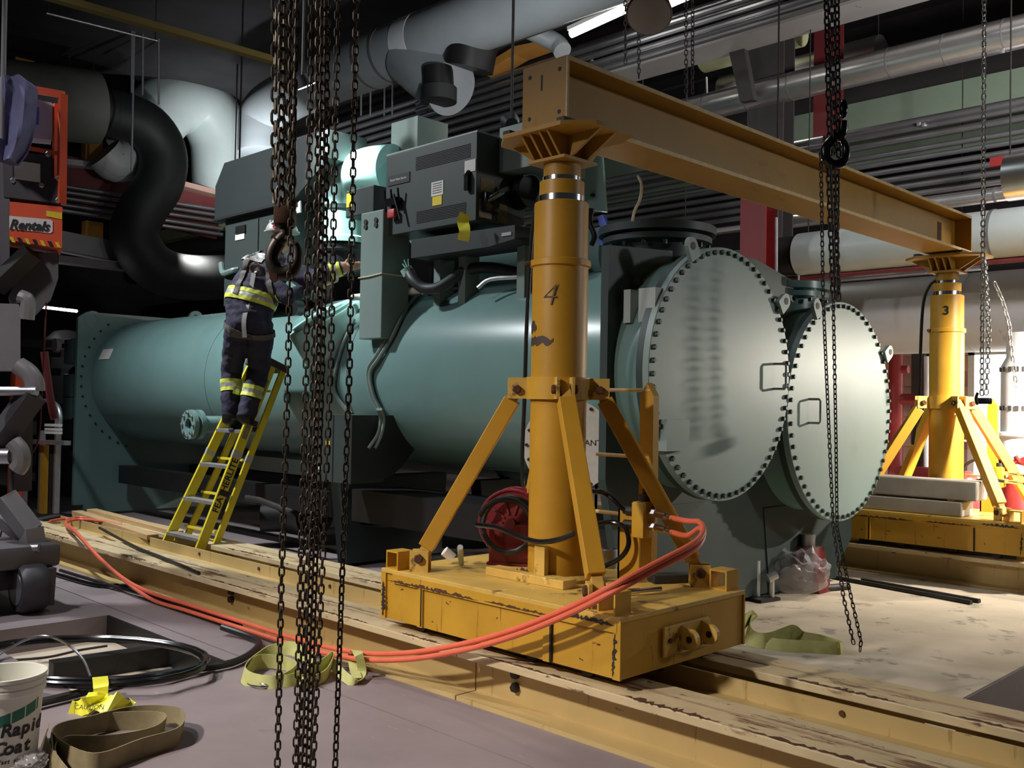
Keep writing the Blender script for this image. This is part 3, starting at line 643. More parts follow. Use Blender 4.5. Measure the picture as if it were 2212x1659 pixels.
# compressor: drive cylinder, volute, suction elbow
cp = MB().lathe((-7.75, 5.75, 3.42), (1, 0, 0), [(.15, -.1), (.30, -.02), (.34, .1), (.34, .78), (.37, .8), (.37, .9), (.30, .92)], 48).build('compressor', 'teal_light', ch)
MB().lathe((-6.78, 5.72, 3.25), (1, 0, 0), [(.40, 0), (.44, .03), (.44, .12), (.40, .15)], 48).build('compressor_flange', 'teal_light', ch)
el = [U(722, 300, y=5.45)]
MB().tube([U(850, 368, y=5.45), U(800, 372, y=5.4), U(762, 388, y=5.35), U(744, 425, y=5.33), U(742, 475, y=5.33), U(742, 520, y=5.33)], lambda t: .235-.045*t, 32, smooth=6).build('suction_elbow', 'teal_light', cp)
MB().lathe(U(742, 528, y=5.33), (0, 0, 1), [(.18, 0), (.23, 0), (.23, .05), (.19, .07)], 36).build('elbow_flange', 'teal_light', cp)
MB().lathe(U(742, 458, y=5.33), (0, 0, 1), [(.2, 0), (.212, .0), (.212, .04), (.2, .04)], 36, cap=False).build('elbow_band', 'teal_shaded', cp)
MB().lathe(U(742, 590, y=5.35), (0, 0, 1), [(.24, 0), (.24, .06), (.20, .08), (.20, .18), (.24, .20), (.24, .25)], 36).build('guide_vane_housing', 'hood', cp)
MB().lathe(U(702, 690, y=5.06), (-.12, -.50, .86), [(.36, -.4), (.36, .0), (.345, .025), (.30, .03), (.30, .055), (.27, .06), (.06, .09)], 48).build('suction_nozzle', 'teal_light', ch)
MB().cyl((-7.93, 5.02, 2.50), (-7.93, 4.90, 2.56), .06, 16).cyl((-7.8, 5.02, 2.5), (-7.8, 4.93, 2.47), .045, 14).build('oil_sight', 'teal_light', ch)
MB().cyl((-7.93, 4.90, 2.56), (-7.93, 4.885, 2.567), .032, 14).build('sight_glass', 'red', ch)
MB().cyl((-7.72, 4.90, 2.32), (-7.72, 4.98, 2.32), .07, 16).build('actuator', 'black', ch)
MB().cyl((-7.15, 5.15, 2.40), (-6.1, 5.15, 2.40), .03, 12).build('sight_tube', 'white_label', ch)
MB().box((-7.08, 5.0, 3.08), (-6.68, 5.3, 3.32), .01).build('actuator_box', 'hood', ch, smooth=False)
MB().box((-7.06, 4.994, 3.17), (-6.98, 5.0, 3.29)).build('sticker', 'yellow_label', ch, smooth=False)
# motor hood and control cabinet at the left
hd = MB().prism([(-9.42, 5.0, 3.36), (-9.42, 5.0, 3.70), (-9.24, 5.0, 3.92), (-7.36, 5.0, 3.92), (-7.36, 5.0, 3.66), (-7.92, 5.0, 3.36)], (0, .42, 0)).build('motor_hood', 'hood', ch, smooth=False)
MB().box((-9.44, 4.985, 3.335), (-7.92, 5.42, 3.36)).build('hood_rim', 'print', hd, smooth=False)
cc = MB().box((-9.28, 5.05, 2.44), (-7.98, 5.5, 3.335), .004).build('control_cabinet', 'cab_grey', ch, smooth=False)
MB().box((-8.62, 5.042, 2.5), (-8.61, 5.052, 3.3)).build('door_seam', 'print', cc, smooth=False)
MB().box((-9.05, 5.036, 3.16), (-8.86, 5.05, 3.24)).build('door_latch', 'black', cc, smooth=False)
MB().box((-9.06, 5.042, 3.10), (-8.88, 5.05, 3.16)).build('sticker', 'white_label', cc, smooth=False)
q = U(643, 447, y=5.045); MB().box((q.x-.05, 5.036, q.z-.06), (q.x+.06, 5.05, q.z+.05)).build('sticker', 'white_label', cc, smooth=False)
MB().tube([U(478, 570, y=5.1), U(482, 590, y=5.05), U(500, 585, y=5.0), U(515, 582, y=5.05)], .03, 8, smooth=4).build('cable', 'box_grey', cc)
# lower control panel with open flank
lp = MB().prism([(-6.82, 4.58, .82), (-6.82, 4.58, 1.365), (-6.37, 4.58, 1.365), (-6.37, 4.58, .82)], (0, .35, 0)).build('power_panel', 'cab_grey', ch, smooth=False)
MB().prism([(-6.37, 4.58, .82), (-6.37, 4.58, 1.365), (-6.37, 5.02, 1.365), (-6.37, 5.22, 1.08), (-6.37, 5.10, .95), (-6.37, 4.98, .86)], (.03, 0, 0)).build('panel_flank', 'hood', lp, smooth=False)
MB().box((-6.595, 4.576, .82), (-6.585, 4.582, 1.36)).build('door_seam', 'print', lp, smooth=False)
label(-6.69, -6.63, 1.10, 1.15, 'yellow_label', 4.58, lp); label(-6.80, -6.74, .91, .97, 'white_label', 4.58, lp)
# cables on the shell
def shellcable(pts, r, m='teal', name='cable', y0=4.87):
    P = []
    for px, py in pts:
        for _ in range(1):
            p = U(px, py, y=4.95)
            for k in range(6):
                dz = p.z-Z1c
                yy = Y1c-math.sqrt(max(.02, (R1+r+.01)**2-dz*dz)); p = U(px, py, y=yy)
            P.append(p)
    return MB().tube(P, r, 8, smooth=5).build(name, m, ch)
shellcable([(905, 625), (872, 660), (845, 715), (815, 765), (795, 800), (800, 850), (816, 884)], .017, 'box_grey')
shellcable([(910, 630), (878, 665), (850, 722), (820, 772), (800, 805), (806, 850), (822, 884)], .017, 'box_grey')
MB().tube([U(816, 884, x=-6.22), U(822, 905, x=-6.29), U(816, 938, x=-6.29), U(796, 968, x=-6.31)], .014, 8, smooth=4).build('cable_tail', 'box_grey', ch)
MB().tube([U(822, 884, x=-6.2), U(829, 905, x=-6.27), U(824, 938, x=-6.27), U(810, 968, x=-6.3)], .014, 8, smooth=4).build('cable_tail', 'box_grey', ch)
shellcable([(765, 690), (742, 740), (725, 800), (722, 840), (738, 870), (760, 893)], .014, 'box_grey')
shellcable([(760, 695), (738, 730), (716, 790), (714, 830), (728, 862), (752, 893)], .014, 'box_grey')
shellcable([(900, 622), (885, 640), (870, 655)], .03, 'black', 'cable_grip')
MB().tube([U(884, 588, y=4.98), U(893, 605, y=4.96), U(915, 622, y=4.99), U(945, 622, y=5.03), U(975, 605, y=5.1), U(1010, 583, y=5.2), U(1060, 578, y=5.3), U(1130, 590, y=5.3)], .045, 12, smooth=5).build('flexible_conduit', 'hood', ch)
cs = MB(); q = U(884, 588, y=4.98)
for dx, dz in ((-.05, .02), (-.03, .05), (.02, .05)): cs.tube([q, q+Vector((dx, -.03, dz+.05))], .006, 6)
cs.cyl(q+Vector((-.0, 0, -.02)), q+Vector((-.02, -.02, .03)), .05, 14); cs.build('cable_plug', 'teal_light', ch)
MB().tube([U(1032, 622, y=5.05), U(1060, 603, y=5.1), U(1130, 598, y=5.2)], .016, 8, smooth=4).build('flexible_conduit', 'galv', ch)
# stickers and paper scraps on the shell
q = U(229, 765, y=5.0)
def onshell(px, py, w_, h_, m):
    p = U(px, py, y=4.95)
    for k in range(6): p = U(px, py, y=Y1c-math.sqrt(max(.02, (R1+.002)**2-(p.z-Z1c)**2)))
    n = Vector((0, p.y-Y1c, p.z-Z1c)).normalized(); u = n.cross(Vector((1, 0, 0)))
    R = Matrix((Vector((1, 0, 0)), u, n)).transposed()
    return MB().obox(p, (w_, h_, .004), R).build('sticker', m, ch, smooth=False)
onshell(229, 765, .30, .14, 'white_label'); onshell(722, 808, .06, .1, 'white_label'); onshell(240, 752, .2, .05, 'box_grey')
# valves peeking out on the far tube sheet edge
for px, py, w_ in ((142, 760, .25), (142, 835, .25), (140, 880, .22)):
    q = U(px, py, y=4.85, ); MB().box((XL-.55, 4.8, q.z-.16), (XL-.25, 5.1, q.z+.16), .02).build('valve_box', 'teal', ch)
q = U(120, 742, y=4.8); MB().lathe((XL-.45, 4.70, 2.12), (0, -1, 0), [(.09, 0), (.09, .05)], 20).build('gauge', 'lamp_glass', ch)
MB().tube([(XL-.45, 4.75, 2.12), (XL-.45, 5.2, 2.1), (XL+.0, 5.2, 2.1)], .03, 8).build('pipe', 'dark_steel', ch)
MB().cyl((XL-.5, 5.0, 1.72), (XL-.05, 5.0, 1.72), .17, 20).cyl((XL-.4, 5.0, 1.02), (XL-.05, 5.0, 1.02), .26, 24).build('valve_body', 'black', ch)
# ---------------------------------------------------------------- ladder
ld = thing('step_ladder', 'folded yellow fibreglass step ladder leaning on the chiller under the worker', 'ladder', (-7.9, 4.1, 0))
LY0, LYT = 3.90, 4.62
def lpt(x, z, off=0): # a point on the leaning plane, off = along its outward normal
    k = (LYT-LY0)/1.8; n = Vector((0, k, -1)).normalized()
    return Vector((x, LY0+k*z, z)) - Vector((0, 1, -k)).normalized()*(-off)
kk = (LYT-LY0)/1.8; up_l = Vector((0, kk, 1)).normalized(); nrm = Vector((0, 1, -kk)).normalized()
def rail(xb, xt, off, dep, name, m='ladder_yellow'):
    a = Vector((xb, LY0, 0))+nrm*off; c = Vector((xt, LYT, 1.8))+nrm*off
    return MB().bar(a, c, dep, .026, up=(1, 0, 0)).build(name, m, ld, smooth=False)
RX = lambda z: -7.63+.03*z/1.8
LX = lambda z: -8.26+.33*z/1.8
rr = rail(RX(0), RX(1.8), 0, .085, 'front_rail'); lr = rail(LX(0), LX(1.8), 0, .085, 'front_rail')
rail(RX(0), RX(1.8), .125, .055, 'rear_rail'); rail(LX(0)+.06, LX(1.8), .125, .055, 'rear_rail')
for i in range(5):
    z = .29+.302*i
    c = Vector(((RX(z)+LX(z))/2, LY0+kk*z, z))
    MB().obox(c+Vector((0, -.012, 0)), (RX(z)-LX(z)-.02, .085, .03), None, .003).build('step', 'alu', ld, smooth=False)
    MB().obox(c+nrm*.125+Vector((0, 0, .1)), (RX(z)-LX(z)-.04, .02, .02)).build('rear_bar', 'ladder_yellow', ld, smooth=False)
    if i in (1, 3):
        for X in (RX(z), LX(z)): MB().obox(Vector((X, LY0+kk*z, z+.1))+nrm*.06, (.032, .10, .05), Matrix((Vector((1, 0, 0)), nrm, up_l)).transposed()).build('brace_plate', 'dark_steel', ld, smooth=False)
cc0 = Vector(((RX(1.8)+LX(1.8))/2, LYT, 1.8))
MB().obox(cc0+nrm*.05, (.40, .22, .06), Matrix((Vector((1, 0, 0)), nrm, up_l)).transposed(), .008).build('top_cap', 'brown_cap', ld, smooth=False)
def railpt(z): return Vector((RX(z)+.0135, LY0+kk*z, z))
text('FEATHERLITE', .082, 'print', ld, railpt(.74)+Vector((.0012, 0, 0)), Vector((.03, LYT-LY0, 1.8)), -nrm, depth=.0006, bold=.0015)
for z0, z1 in ((1.13, 1.30), (1.36, 1.44), (1.50, 1.66)):
    MB().obox((railpt(z0)+railpt(z1))/2, (.0016, .05, (z1-z0)), Matrix((Vector((1, 0, 0)), nrm, up_l)).transposed()).build('sticker', 'sling_beige', ld, smooth=False)
for X, s_ in ((RX, .0135), (LX, -.0135)):
    MB().obox(Vector((X(1.0), LY0+kk*1.0, 1.0)), (.030, .088, .06), Matrix((Vector((1, 0, 0)), nrm, up_l)).transposed()).build('tape_band', 'silver_tape', ld, smooth=False)
MB().obox(Vector((RX(1.0), LY0+kk*1.0, 1.0))+nrm*.125, (.030, .058, .06), Matrix((Vector((1, 0, 0)), nrm, up_l)).transposed()).build('tape_band', 'silver_tape', ld, smooth=False)

# ---------------------------------------------------------------- worker
J = dict(pelvis=U(538, 690, y=4.36), spine=U(543, 640, y=4.38), chest=U(570, 592, y=4.48), neck=U(597, 548, y=4.58), head=U(609, 514, y=4.64),
         shL=U(545, 576, y=4.38), shR=U(622, 582, y=4.64), elR=U(676, 600, y=4.74), wrR=U(738, 580, y=4.92), haR=U(758, 576, y=4.99),
         elL=U(622, 642, y=4.54), wrL=U(690, 614, y=4.90), haL=U(710, 607, y=4.97),
         hpL=U(518, 705, y=4.32), knL=U(500, 800, y=4.36), anL=U(499, 900, y=4.33), toL=U(516, 921, y=4.46),
         hpR=U(560, 708, y=4.42), knR=U(560, 795, y=4.52), anR=U(532, 900, y=4.40), toR=U(548, 923, y=4.52))
def bodymesh():
    b = MB()
    def cap(a, c, ra, rc, seg=14):
        a, c = J[a] if isinstance(a, str) else a, J[c] if isinstance(c, str) else c
        b.cyl(a, c, ra, seg, rc); b.sphere(a, ra, seg); b.sphere(c, rc, seg)
    fwd = (J['toL']-J['anL']); fwd.z = 0; fwd.normalize(); side = Vector((fwd.y, -fwd.x, 0))
    # trunk: three stacked ellipsoids wider across the shoulders
    def ell(c, rx, ry, rz):
        M = Matrix.Translation(c) @ Matrix((side, fwd, Vector((0, 0, 1)))).transposed().to_4x4() @ Matrix.Diagonal((rx, ry, rz, 1))
        bmesh.ops.create_uvsphere(b.bm, u_segments=20, v_segments=12, radius=1, matrix=M)
    for i in range(9):
        t = i/8; p = J['pelvis'].lerp(J['spine'], min(1, t*2)) if t < .5 else J['spine'].lerp(J['chest'], t*2-1)
        ell(p, .20+.02*math.sin(t*PI*1.0)+.025*t, .145+.02*t, .14)
    ell(J['pelvis']+Vector((0, 0, -.03)), .19, .15, .14)
    ell(J['chest'].lerp(J['neck'], .35), .19, .12, .14)
    cap('shL', 'chest', .10, .13); cap('shR', 'chest', .095, .13); cap('chest', 'neck', .11, .07); cap('neck', 'head', .06, .07)
    ell(J['head']+fwd*.02, .078, .098, .118)
    b.sphere(J['head']+fwd*.115+Vector((0, 0, -.01)), .018, 8); cap(J['head']+fwd*.105+Vector((0, 0, .03)), J['head']+fwd*.122+Vector((0, 0, -.012)), .012, .016, 8)
    for s_ in (-1, 1): b.sphere(J['head']+side*.08*s_, .03, 8, (.5, 1, 1.2)); 
    cap('shR', 'elR', .095, .076); cap('elR', 'wrR', .076, .06); cap('shL', 'elL', .092, .072); cap('elL', 'wrL', .066, .052)
    for w_, h_ in (('wrR', 'haR'), ('wrL', 'haL')):
        d = (J[h_]-J[w_]).normalized(); s2 = d.cross(Vector((0, 0, 1))).normalized(); u2 = s2.cross(d)
        cap(w_, h_, .032, .036, 10)
        for k, ln in enumerate((.075, .085, .08, .062)):
            p0 = J[h_]+u2*(.028-.019*k)+d*.02; p1 = p0+d*ln*.55+s2*-.012; p2 = p1+d*ln*.4+s2*-.03
            cap(p0, p1, .0105, .0095, 8); cap(p1, p2, .0095, .0085, 8)
        p0 = J[w_].lerp(J[h_], .4)+u2*.03; cap(p0, p0+u2*.035+d*.03, .013, .011, 8); cap(p0+u2*.035+d*.03, p0+u2*.04+d*.065-s2*.015, .011, .0095, 8)
    for s_ in 'LR':
        cap('hp'+s_, 'kn'+s_, .128, .095); cap('kn'+s_, 'an'+s_, .095, .082)
        cap('an'+s_, 'to'+s_, .062, .048); cap(J['an'+s_]+Vector((0, 0, -.03))-fwd*.03, J['to'+s_]+Vector((0, 0, -.012)), .045, .04)
    bmesh.ops.recalc_face_normals(b.bm, faces=b.bm.faces)
    me = bpy.data.meshes.new('tmp'); b.bm.to_mesh(me); b.bm.free()
    o = bpy.data.objects.new('tmp', me); COL.objects.link(o)
    r = o.modifiers.new('r', 'REMESH'); r.mode = 'VOXEL'; r.voxel_size = .0095
    s_ = o.modifiers.new('s', 'SMOOTH'); s_.factor = .5; s_.iterations = 4
    dg = bpy.context.evaluated_depsgraph_get(); dg.update()
    m2 = bpy.data.meshes.new_from_object(o.evaluated_get(dg)); bpy.data.objects.remove(o)
    return m2, fwd, side
bm_me, FW, SD = bodymesh()
# cloth folds
_b = bmesh.new(); _b.from_mesh(bm_me)
from mathutils import noise
for v in _b.verts:
    if (v.co-J['head']).length > .17 and (v.co-J['haR']).length > .15 and (v.co-J['haL']).length > .15:
        k = noise.noise(Vector((v.co.x*9, v.co.y*9, v.co.z*16)))*.011+noise.noise(v.co*34)*.003
        v.co += v.normal*k
_b.to_mesh(bm_me)
worker = thing('person', 'worker in navy coveralls with lime bands and harness, standing on the ladder reaching right', 'person', J['anL']-Vector((0, 0, .1)))
org = J['pelvis']
bm2 = bm_me.copy(); bm2.transform(Matrix.Translation(-org)); bm2.materials.clear()
for m in ('navy', 'skin', 'black'): bm2.materials.append(MATS[m])
for p in bm2.polygons:
    c = p.center+org
    if (c-J['head']).length < .165 and c.z > J['neck'].z-.01: p.material_index = 1
    elif min((c-J['haR']).length, (c-J['haL']).length) < .13 and (c-J['wrR']).dot(J['haR']-J['wrR']) > 0 or (c-J['haL']).length < .1: p.material_index = 1
    elif c.z < J['anL'].z+.02: p.material_index = 2
bm2.shade_smooth(); link('body', bm2, org, worker)
def slab(p, n, half, off, m, name, cen=None, rad=9, extra=None):
    """a strip of the clothing surface, lifted off it"""
    bb = bmesh.new(); bb.from_mesh(bm_me); n = Vector(n).normalized(); p = Vector(p)
    bmesh.ops.bisect_plane(bb, geom=bb.verts[:]+bb.edges[:]+bb.faces[:], plane_co=p+n*half, plane_no=n, clear_outer=True)
    bmesh.ops.bisect_plane(bb, geom=bb.verts[:]+bb.edges[:]+bb.faces[:], plane_co=p-n*half, plane_no=-n, clear_outer=True)
    if extra: 
        for q, qn in extra: bmesh.ops.bisect_plane(bb, geom=bb.verts[:]+bb.edges[:]+bb.faces[:], plane_co=q, plane_no=qn, clear_outer=True)
    if cen is not None: bmesh.ops.delete(bb, geom=[f for f in bb.faces if (f.calc_center_median()-cen).length > rad], context='FACES')
    bb.normal_update()
    for v in bb.verts: v.co += v.normal*off
    r = bmesh.ops.solidify(bb, geom=bb.faces[:], thickness=.004)
    o_ = MB(); o_.bm.free(); o_.bm = bb
    return o_.build(name, m, worker) if len(bb.verts) else None
W_ = J['spine']+Vector((0, 0, -.02))
ax = (J['chest']-J['pelvis']).normalized()
slab(W_+ax*.035, ax, .018, .008, 'lime', 'reflective_band', W_, .30); slab(W_-ax*.035, ax, .018, .008, 'lime', 'reflective_band', W_, .30); slab(W_, ax, .017, .006, 'silver_tape', 'reflective_band', W_, .30)
for s_ in 'LR':
    p = J['kn'+s_].lerp(J['an'+s_], .34 if s_ == 'L' else .50); a2 = (J['an'+s_]-J['kn'+s_]).normalized()
    for dd, m in ((-.035, 'lime'), (0, 'silver_tape'), (.035, 'lime')): slab(p+a2*dd, a2, .017, .007, m, 'reflective_band', p, .17)
p = J['elR'].lerp(J['wrR'], .80); a2 = (J['wrR']-J['elR']).normalized()
for dd, m in ((-.03, 'lime'), (0, 'silver_tape'), (.03, 'lime')): slab(p+a2*dd, a2, .015, .007, m, 'reflective_band', p, .14)
# harness: shoulder straps, thigh straps, back pad
bk = -FW
for sx in (-1, 1):
    slab(J['chest']+SD*.10*sx, (SD+ax*.25*sx).normalized(), .024, .012, 'harness', 'harness_strap', J['chest']-ax*.08, .36, [(W_-ax*.02, -ax)])
slab(J['chest']+ax*.10, ax, .05, .012, 'silver_tape', 'shoulder_patch', J['shL']+Vector((0, 0, .04)), .13)
slab(J['pelvis']+Vector((0, 0, -.12)), (J['knR']-J['hpR']).normalized().lerp(Vector((0, 0, -1)), .3), .024, .012, 'harness', 'harness_strap', J['hpR'], .26)
slab(J['pelvis']+Vector((0, 0, -.10)), (J['knL']-J['hpL']).normalized(), .024, .012, 'harness', 'harness_strap', J['hpL'], .22)
bc = J['chest']-ax*.02+bk*.16
MB().obox(bc, (.11, .02, .15), Matrix((SD, FW, Vector((0, 0, 1)))).transposed(), .008).build('harness_pad', 'harness', worker)
MB().tube([bc+bk*.015+Vector((0, 0, .05))+SD*.04*math.cos(a)+Vector((0, 0, .045*math.sin(a))) for a in [2*PI*i/12 for i in range(12)]], .008, 8, closed=True).build('harness_ring', 'chrome', worker)
MB().ribbon([bc+bk*.03, bc+bk*.04-Vector((0, 0, .2))-SD*.03, bc+bk*.07-Vector((0, 0, .40))-SD*.06, bc+bk*.05-Vector((0, 0, .55))-SD*.06], .04, .004, SD, smooth=4).build('lanyard', 'silver_tape', worker)
# helmet with lamp
hc = J['head']+Vector((0, 0, .055))
hm = MB(); bmesh.ops.create_uvsphere(hm.bm, u_segments=24, v_segments=12, radius=.135, matrix=Matrix.Translation(hc) @ Matrix.Diagonal((.95, 1.08, .85, 1)))
bmesh.ops.delete(hm.bm, geom=[v for v in hm.bm.verts if v.co.z < hc.z-.005], context='VERTS')
hm.cyl(hc+Vector((0, 0, -.012)), hc+Vector((0, 0, 0)), .155, 28); hm.build('hard_hat', 'helmet', worker)
MB().cyl(hc+bk*.13+Vector((0, 0, .02)), hc+bk*.16+Vector((0, 0, .02)), .02, 12).build('helmet_lamp', 'red_switch', worker)
for s_ in (-.05, 0, .05): MB().obox(hc+bk*.135+SD*s_+Vector((0, 0, .07)), (.03, .01, .02)).build('reflective_patch', 'silver_tape', worker)

# ---------------------------------------------------------------- chains and hooks
def linkmesh(pitch, wire, width):
    def fn(b):
        rc = (width-wire)/2; h = (pitch+wire)/2-rc; P = []
        for i in range(5): a = PI*i/4; P.append((rc*math.cos(a), 0, h+rc*math.sin(a)))
        for i in range(5): a = PI+PI*i/4; P.append((rc*math.cos(a), 0, -h+rc*math.sin(a)))
        b.tube(P, wire/2, 6, closed=True)
    return fn
def chain(label, pts, pitch, wire, width, m, group=None, roll=0., name='hoist_chain', jit=.25):
    pts = [Vector(p) for p in pts]; seg = []
    tot = 0
    for a, c in zip(pts, pts[1:]): seg.append((tot, a, c)); tot += (c-a).length
    t = thing(name, label, 'chain', pts[-1], group)
    me = shared(f'link_{pitch}_{wire}_{width}_{m}', linkmesh(pitch, wire, width), m)
    me.name = 'link'
    n = int(tot/pitch); ph = roll; k = 0
    for i in range(n):
        s_ = (i+.5)*pitch
        while k+1 < len(seg) and seg[k+1][0] <= s_: k += 1
        st, a, c = seg[k]; d = (c-a).normalized(); p = a+d*(s_-st)
        ph += random.uniform(-jit, jit)*.3
        yaw = YAW*-1+PI/2*0+(PI/2 if i % 2 else 0)+ph
        q = aim(d) @ Vector((0, 0, 1)).rotation_difference(Vector((0, 0, 1)))
        link('link', me, p, t, aim(d if d.z > 0 else -d) @ Matrix.Rotation(math.radians(45)+yaw-math.radians(45), 3, 'Z').to_quaternion())
    return t
def dl(pts, d): return [U(px, py, d=d) for px, py in pts]
def ext(P, ztop, zbot=None):
    a = P[0]+(P[0]-P[1])/(P[0]-P[1]).z*(ztop-P[0].z); out = [a]+P
    if zbot is not None: out.append(P[-1]+(P[-1]-P[-2])/(P[-1]-P[-2]).z*(zbot-P[-1].z))
    return out
HC = (.0245, .0058, .0200)
G = 'hand chains of the near hoist'
chain('thin rusty hand chain, leftmost of the hanging foreground chains', ext(dl([(640, 0), (630, 400), (622, 800), (608, 1250), (599, 1659)], 2.75), 3.5, .3), *HC, 'chain', G, .1)
chain('thin rusty hand chain just left of the thick triple strand', ext(dl([(673, 0), (667, 400), (661, 800), (649, 1250), (638, 1659)], 2.78), 3.5, .3), *HC, 'chain', G, .5)
for k, (dx, dd, rl) in enumerate(((-9, 2.8, .2), (0, 2.72, .9), (9, 2.78, -.4))):
    chain('rusty %s strand in the thick triple chain bunch of the foreground' % ('left', 'middle', 'right')[k], ext(dl([(698+dx, 0), (695+dx, 400), (687+dx, 800), (671+dx, 1250), (657+dx, 1659)], dd), 3.5, .3), .026, .0068, .0225, 'chain', 'strands of the triple chain bunch', rl)
chain('thin rusty hand chain just right of the thick triple strand', ext(dl([(730, 0), (722, 400), (714, 800), (695, 1250), (676, 1659)], 2.75), 3.5, .3), *HC, 'chain', G, .2)
chain('thin rusty hand chain, rightmost of the left foreground chains', ext(dl([(770, 0), (762, 400), (755, 800), (739, 1250), (724, 1659)], 2.75), 3.5, .3), *HC, 'chain', G, -.1)
for k, (x0, x1, dd, rl) in enumerate(((596, 594, 2.85, .3), (609, 606, 2.8, .9), (622, 618, 2.86, .1), (633, 630, 2.8, .6))):
    chain('rusty load chain fall into the near hook block, %s from the left' % ('first', 'second', 'third', 'fourth')[k], ext(dl([(x0, 0), (x1, 455)], dd), 3.5), .033, .009, .030, 'load_chain', 'load chain falls above the near hook', rl)
# near hook block
hk = thing('crane_hook', 'rusty crane hook hanging below the chain block in front of the worker', 'hook', U(612, 600, d=2.8))
bc = U(616, 470, d=2.82)
Rc = Matrix((CR, -CF, CU)).transposed()
MB().obox(bc, (.062, .05, .062), Rc, .014).build('hook_block', 'hook_iron', hk)
for s_ in (-1, 1): MB().obox(bc-CF*.03*s_+CU*.004, (.05, .008, .05), Rc, .003).build('side_plate', 'rust', hk)
MB().cyl(bc-CU*.03, bc-CU*.06, .016, 16).build('swivel', 'chain', hk)
HP = dl([(616, 508), (604, 520), (592, 540), (588, 562), (597, 582), (614, 590), (632, 582), (642, 562), (642, 540), (636, 524)], 2.82)
MB().tube(HP, lambda t: .0215*(1 if t < .62 else 1-.55*(t-.62)/.38)*(1.0 if t > .12 else .8), 12, smooth=6).build('hook', 'hook_iron', hk)
MB().tube(dl([(616, 512), (628, 516), (638, 526)], 2.80), .006, 8).build('latch', 'steel', hk)
MB().prism(dl([(583, 588), (600, 592), (601, 606), (594, 611), (585, 604)], 2.80), -CF*.012).build('hook_tip_lug', 'rust', hk)
# right hoist
DR = 4.85
G2 = 'load chain falls above the right hook'
for k, (x0, x1, dd, rl) in enumerate(((1785, 1793, 4.85, .2), (1797, 1803, 4.80, .8), (1808, 1812, 4.87, .4))):
    chain('dark oily load chain above the right hand hook, %s strand' % ('left', 'middle', 'right')[k], ext(dl([(x0, 0), (x1, 345)], dd), 5.0), .036, .010, .034, 'dark_steel', G2, rl)
for k, (x0, x1, dd, rl) in enumerate(((1789, 1800, 4.85, .2), (1799, 1812, 4.80, .8), (1809, 1806, 4.87, .4))):
    chain('dark %s chain strand below the right hook, in front of the yellow beam' % ('left', 'middle', 'right')[k], dl([(x0, 350), (x1, 652)], dd), .034, .0095, .032, 'dark_steel', 'chain strands below the right hook', rl)
chain('thin dark hand chain crossing the far end cover, left strand', dl([(1773, 330), (1778, 640), (1784, 780), (1792, 960), (1800, 1140), (1822, 1290), (1846, 1400)], DR), .0245, .006, .021, 'dark_steel', 'hand chains of the right hoist', .3)
chain('thin dark hand chain crossing the far end cover, right strand', dl([(1800, 650), (1803, 800), (1806, 960), (1808, 1140), (1834, 1270), (1860, 1385), (1858, 1402), (1846, 1400)], DR+.03), .0245, .006, .021, 'dark_steel', 'hand chains of the right hoist', .7)
h2 = thing('crane_hook', 'black oily crane hook hanging in front of the yellow beam', 'hook', U(1805, 358, d=DR))
HP = dl([(1822, 262), (1818, 290), (1800, 300), (1785, 318), (1784, 340), (1796, 354), (1814, 354), (1826, 340), (1827, 318), (1820, 302)], DR-.04)
MB().tube(HP, lambda t: .024*(1 if t < .7 else 1-.4*(t-.7)/.3), 12, smooth=5).build('hook', 'black_gloss', h2)
MB().sphere(U(1822, 235, d=DR-.04), .022, 12, (1, 1, 2.2)).build('swivel', 'black_gloss', h2)
# bright chain at the right edge
chain('bright galvanised chain hanging at the right edge of the picture', ext(dl([(2126, 0), (2124, 400), (2121, 858)], 7.4), 6.6), .040, .011, .040, 'bright_chain', None, .4, jit=.1)
chain('second galvanised chain hanging beside the far gantry post', dl([(2128, 560), (2136, 720), (2130, 862)], 7.5), .040, .010, .038, 'bright_chain', None, .9, jit=.1)
ck = thing('chain_hoist', 'small black chain hoist block hanging right of the far gantry leg', 'hoist', U(2125, 880, d=7.5))
MB().obox(U(2126, 866, d=7.5), (.10, .06, .05), Rc, .01).build('hoist_body', 'black', ck); MB().tube(dl([(2112, 848), (2108, 862), (2112, 874)], 7.48), .012, 8, smooth=3).build('hook', 'black', ck)
chain('slack grey chain draped across the big pipe at the right', dl([(2148, 610), (2166, 650), (2180, 700), (2186, 760), (2196, 840)], 8.6), .045, .011, .04, 'steel', None, .4)
for k, (px, y0, y1) in enumerate(((1351, 60, 145), (1380, 40, 175), (1482, 30, 215), (1496, 20, 212))):
    P = dl([(px, y0), (px, y1)], 10.2)
    chain(['thin dark hanger chain left of the round lamp', 'thin dark hanger chain under the round lamp', 'thin hanger chain by the bright duct, left one', 'thin hanger chain by the bright duct, right one'][k], ext(P, 6.8), .05, .011, .042, 'dark_steel', 'hanger chains above the beam', .2*k)
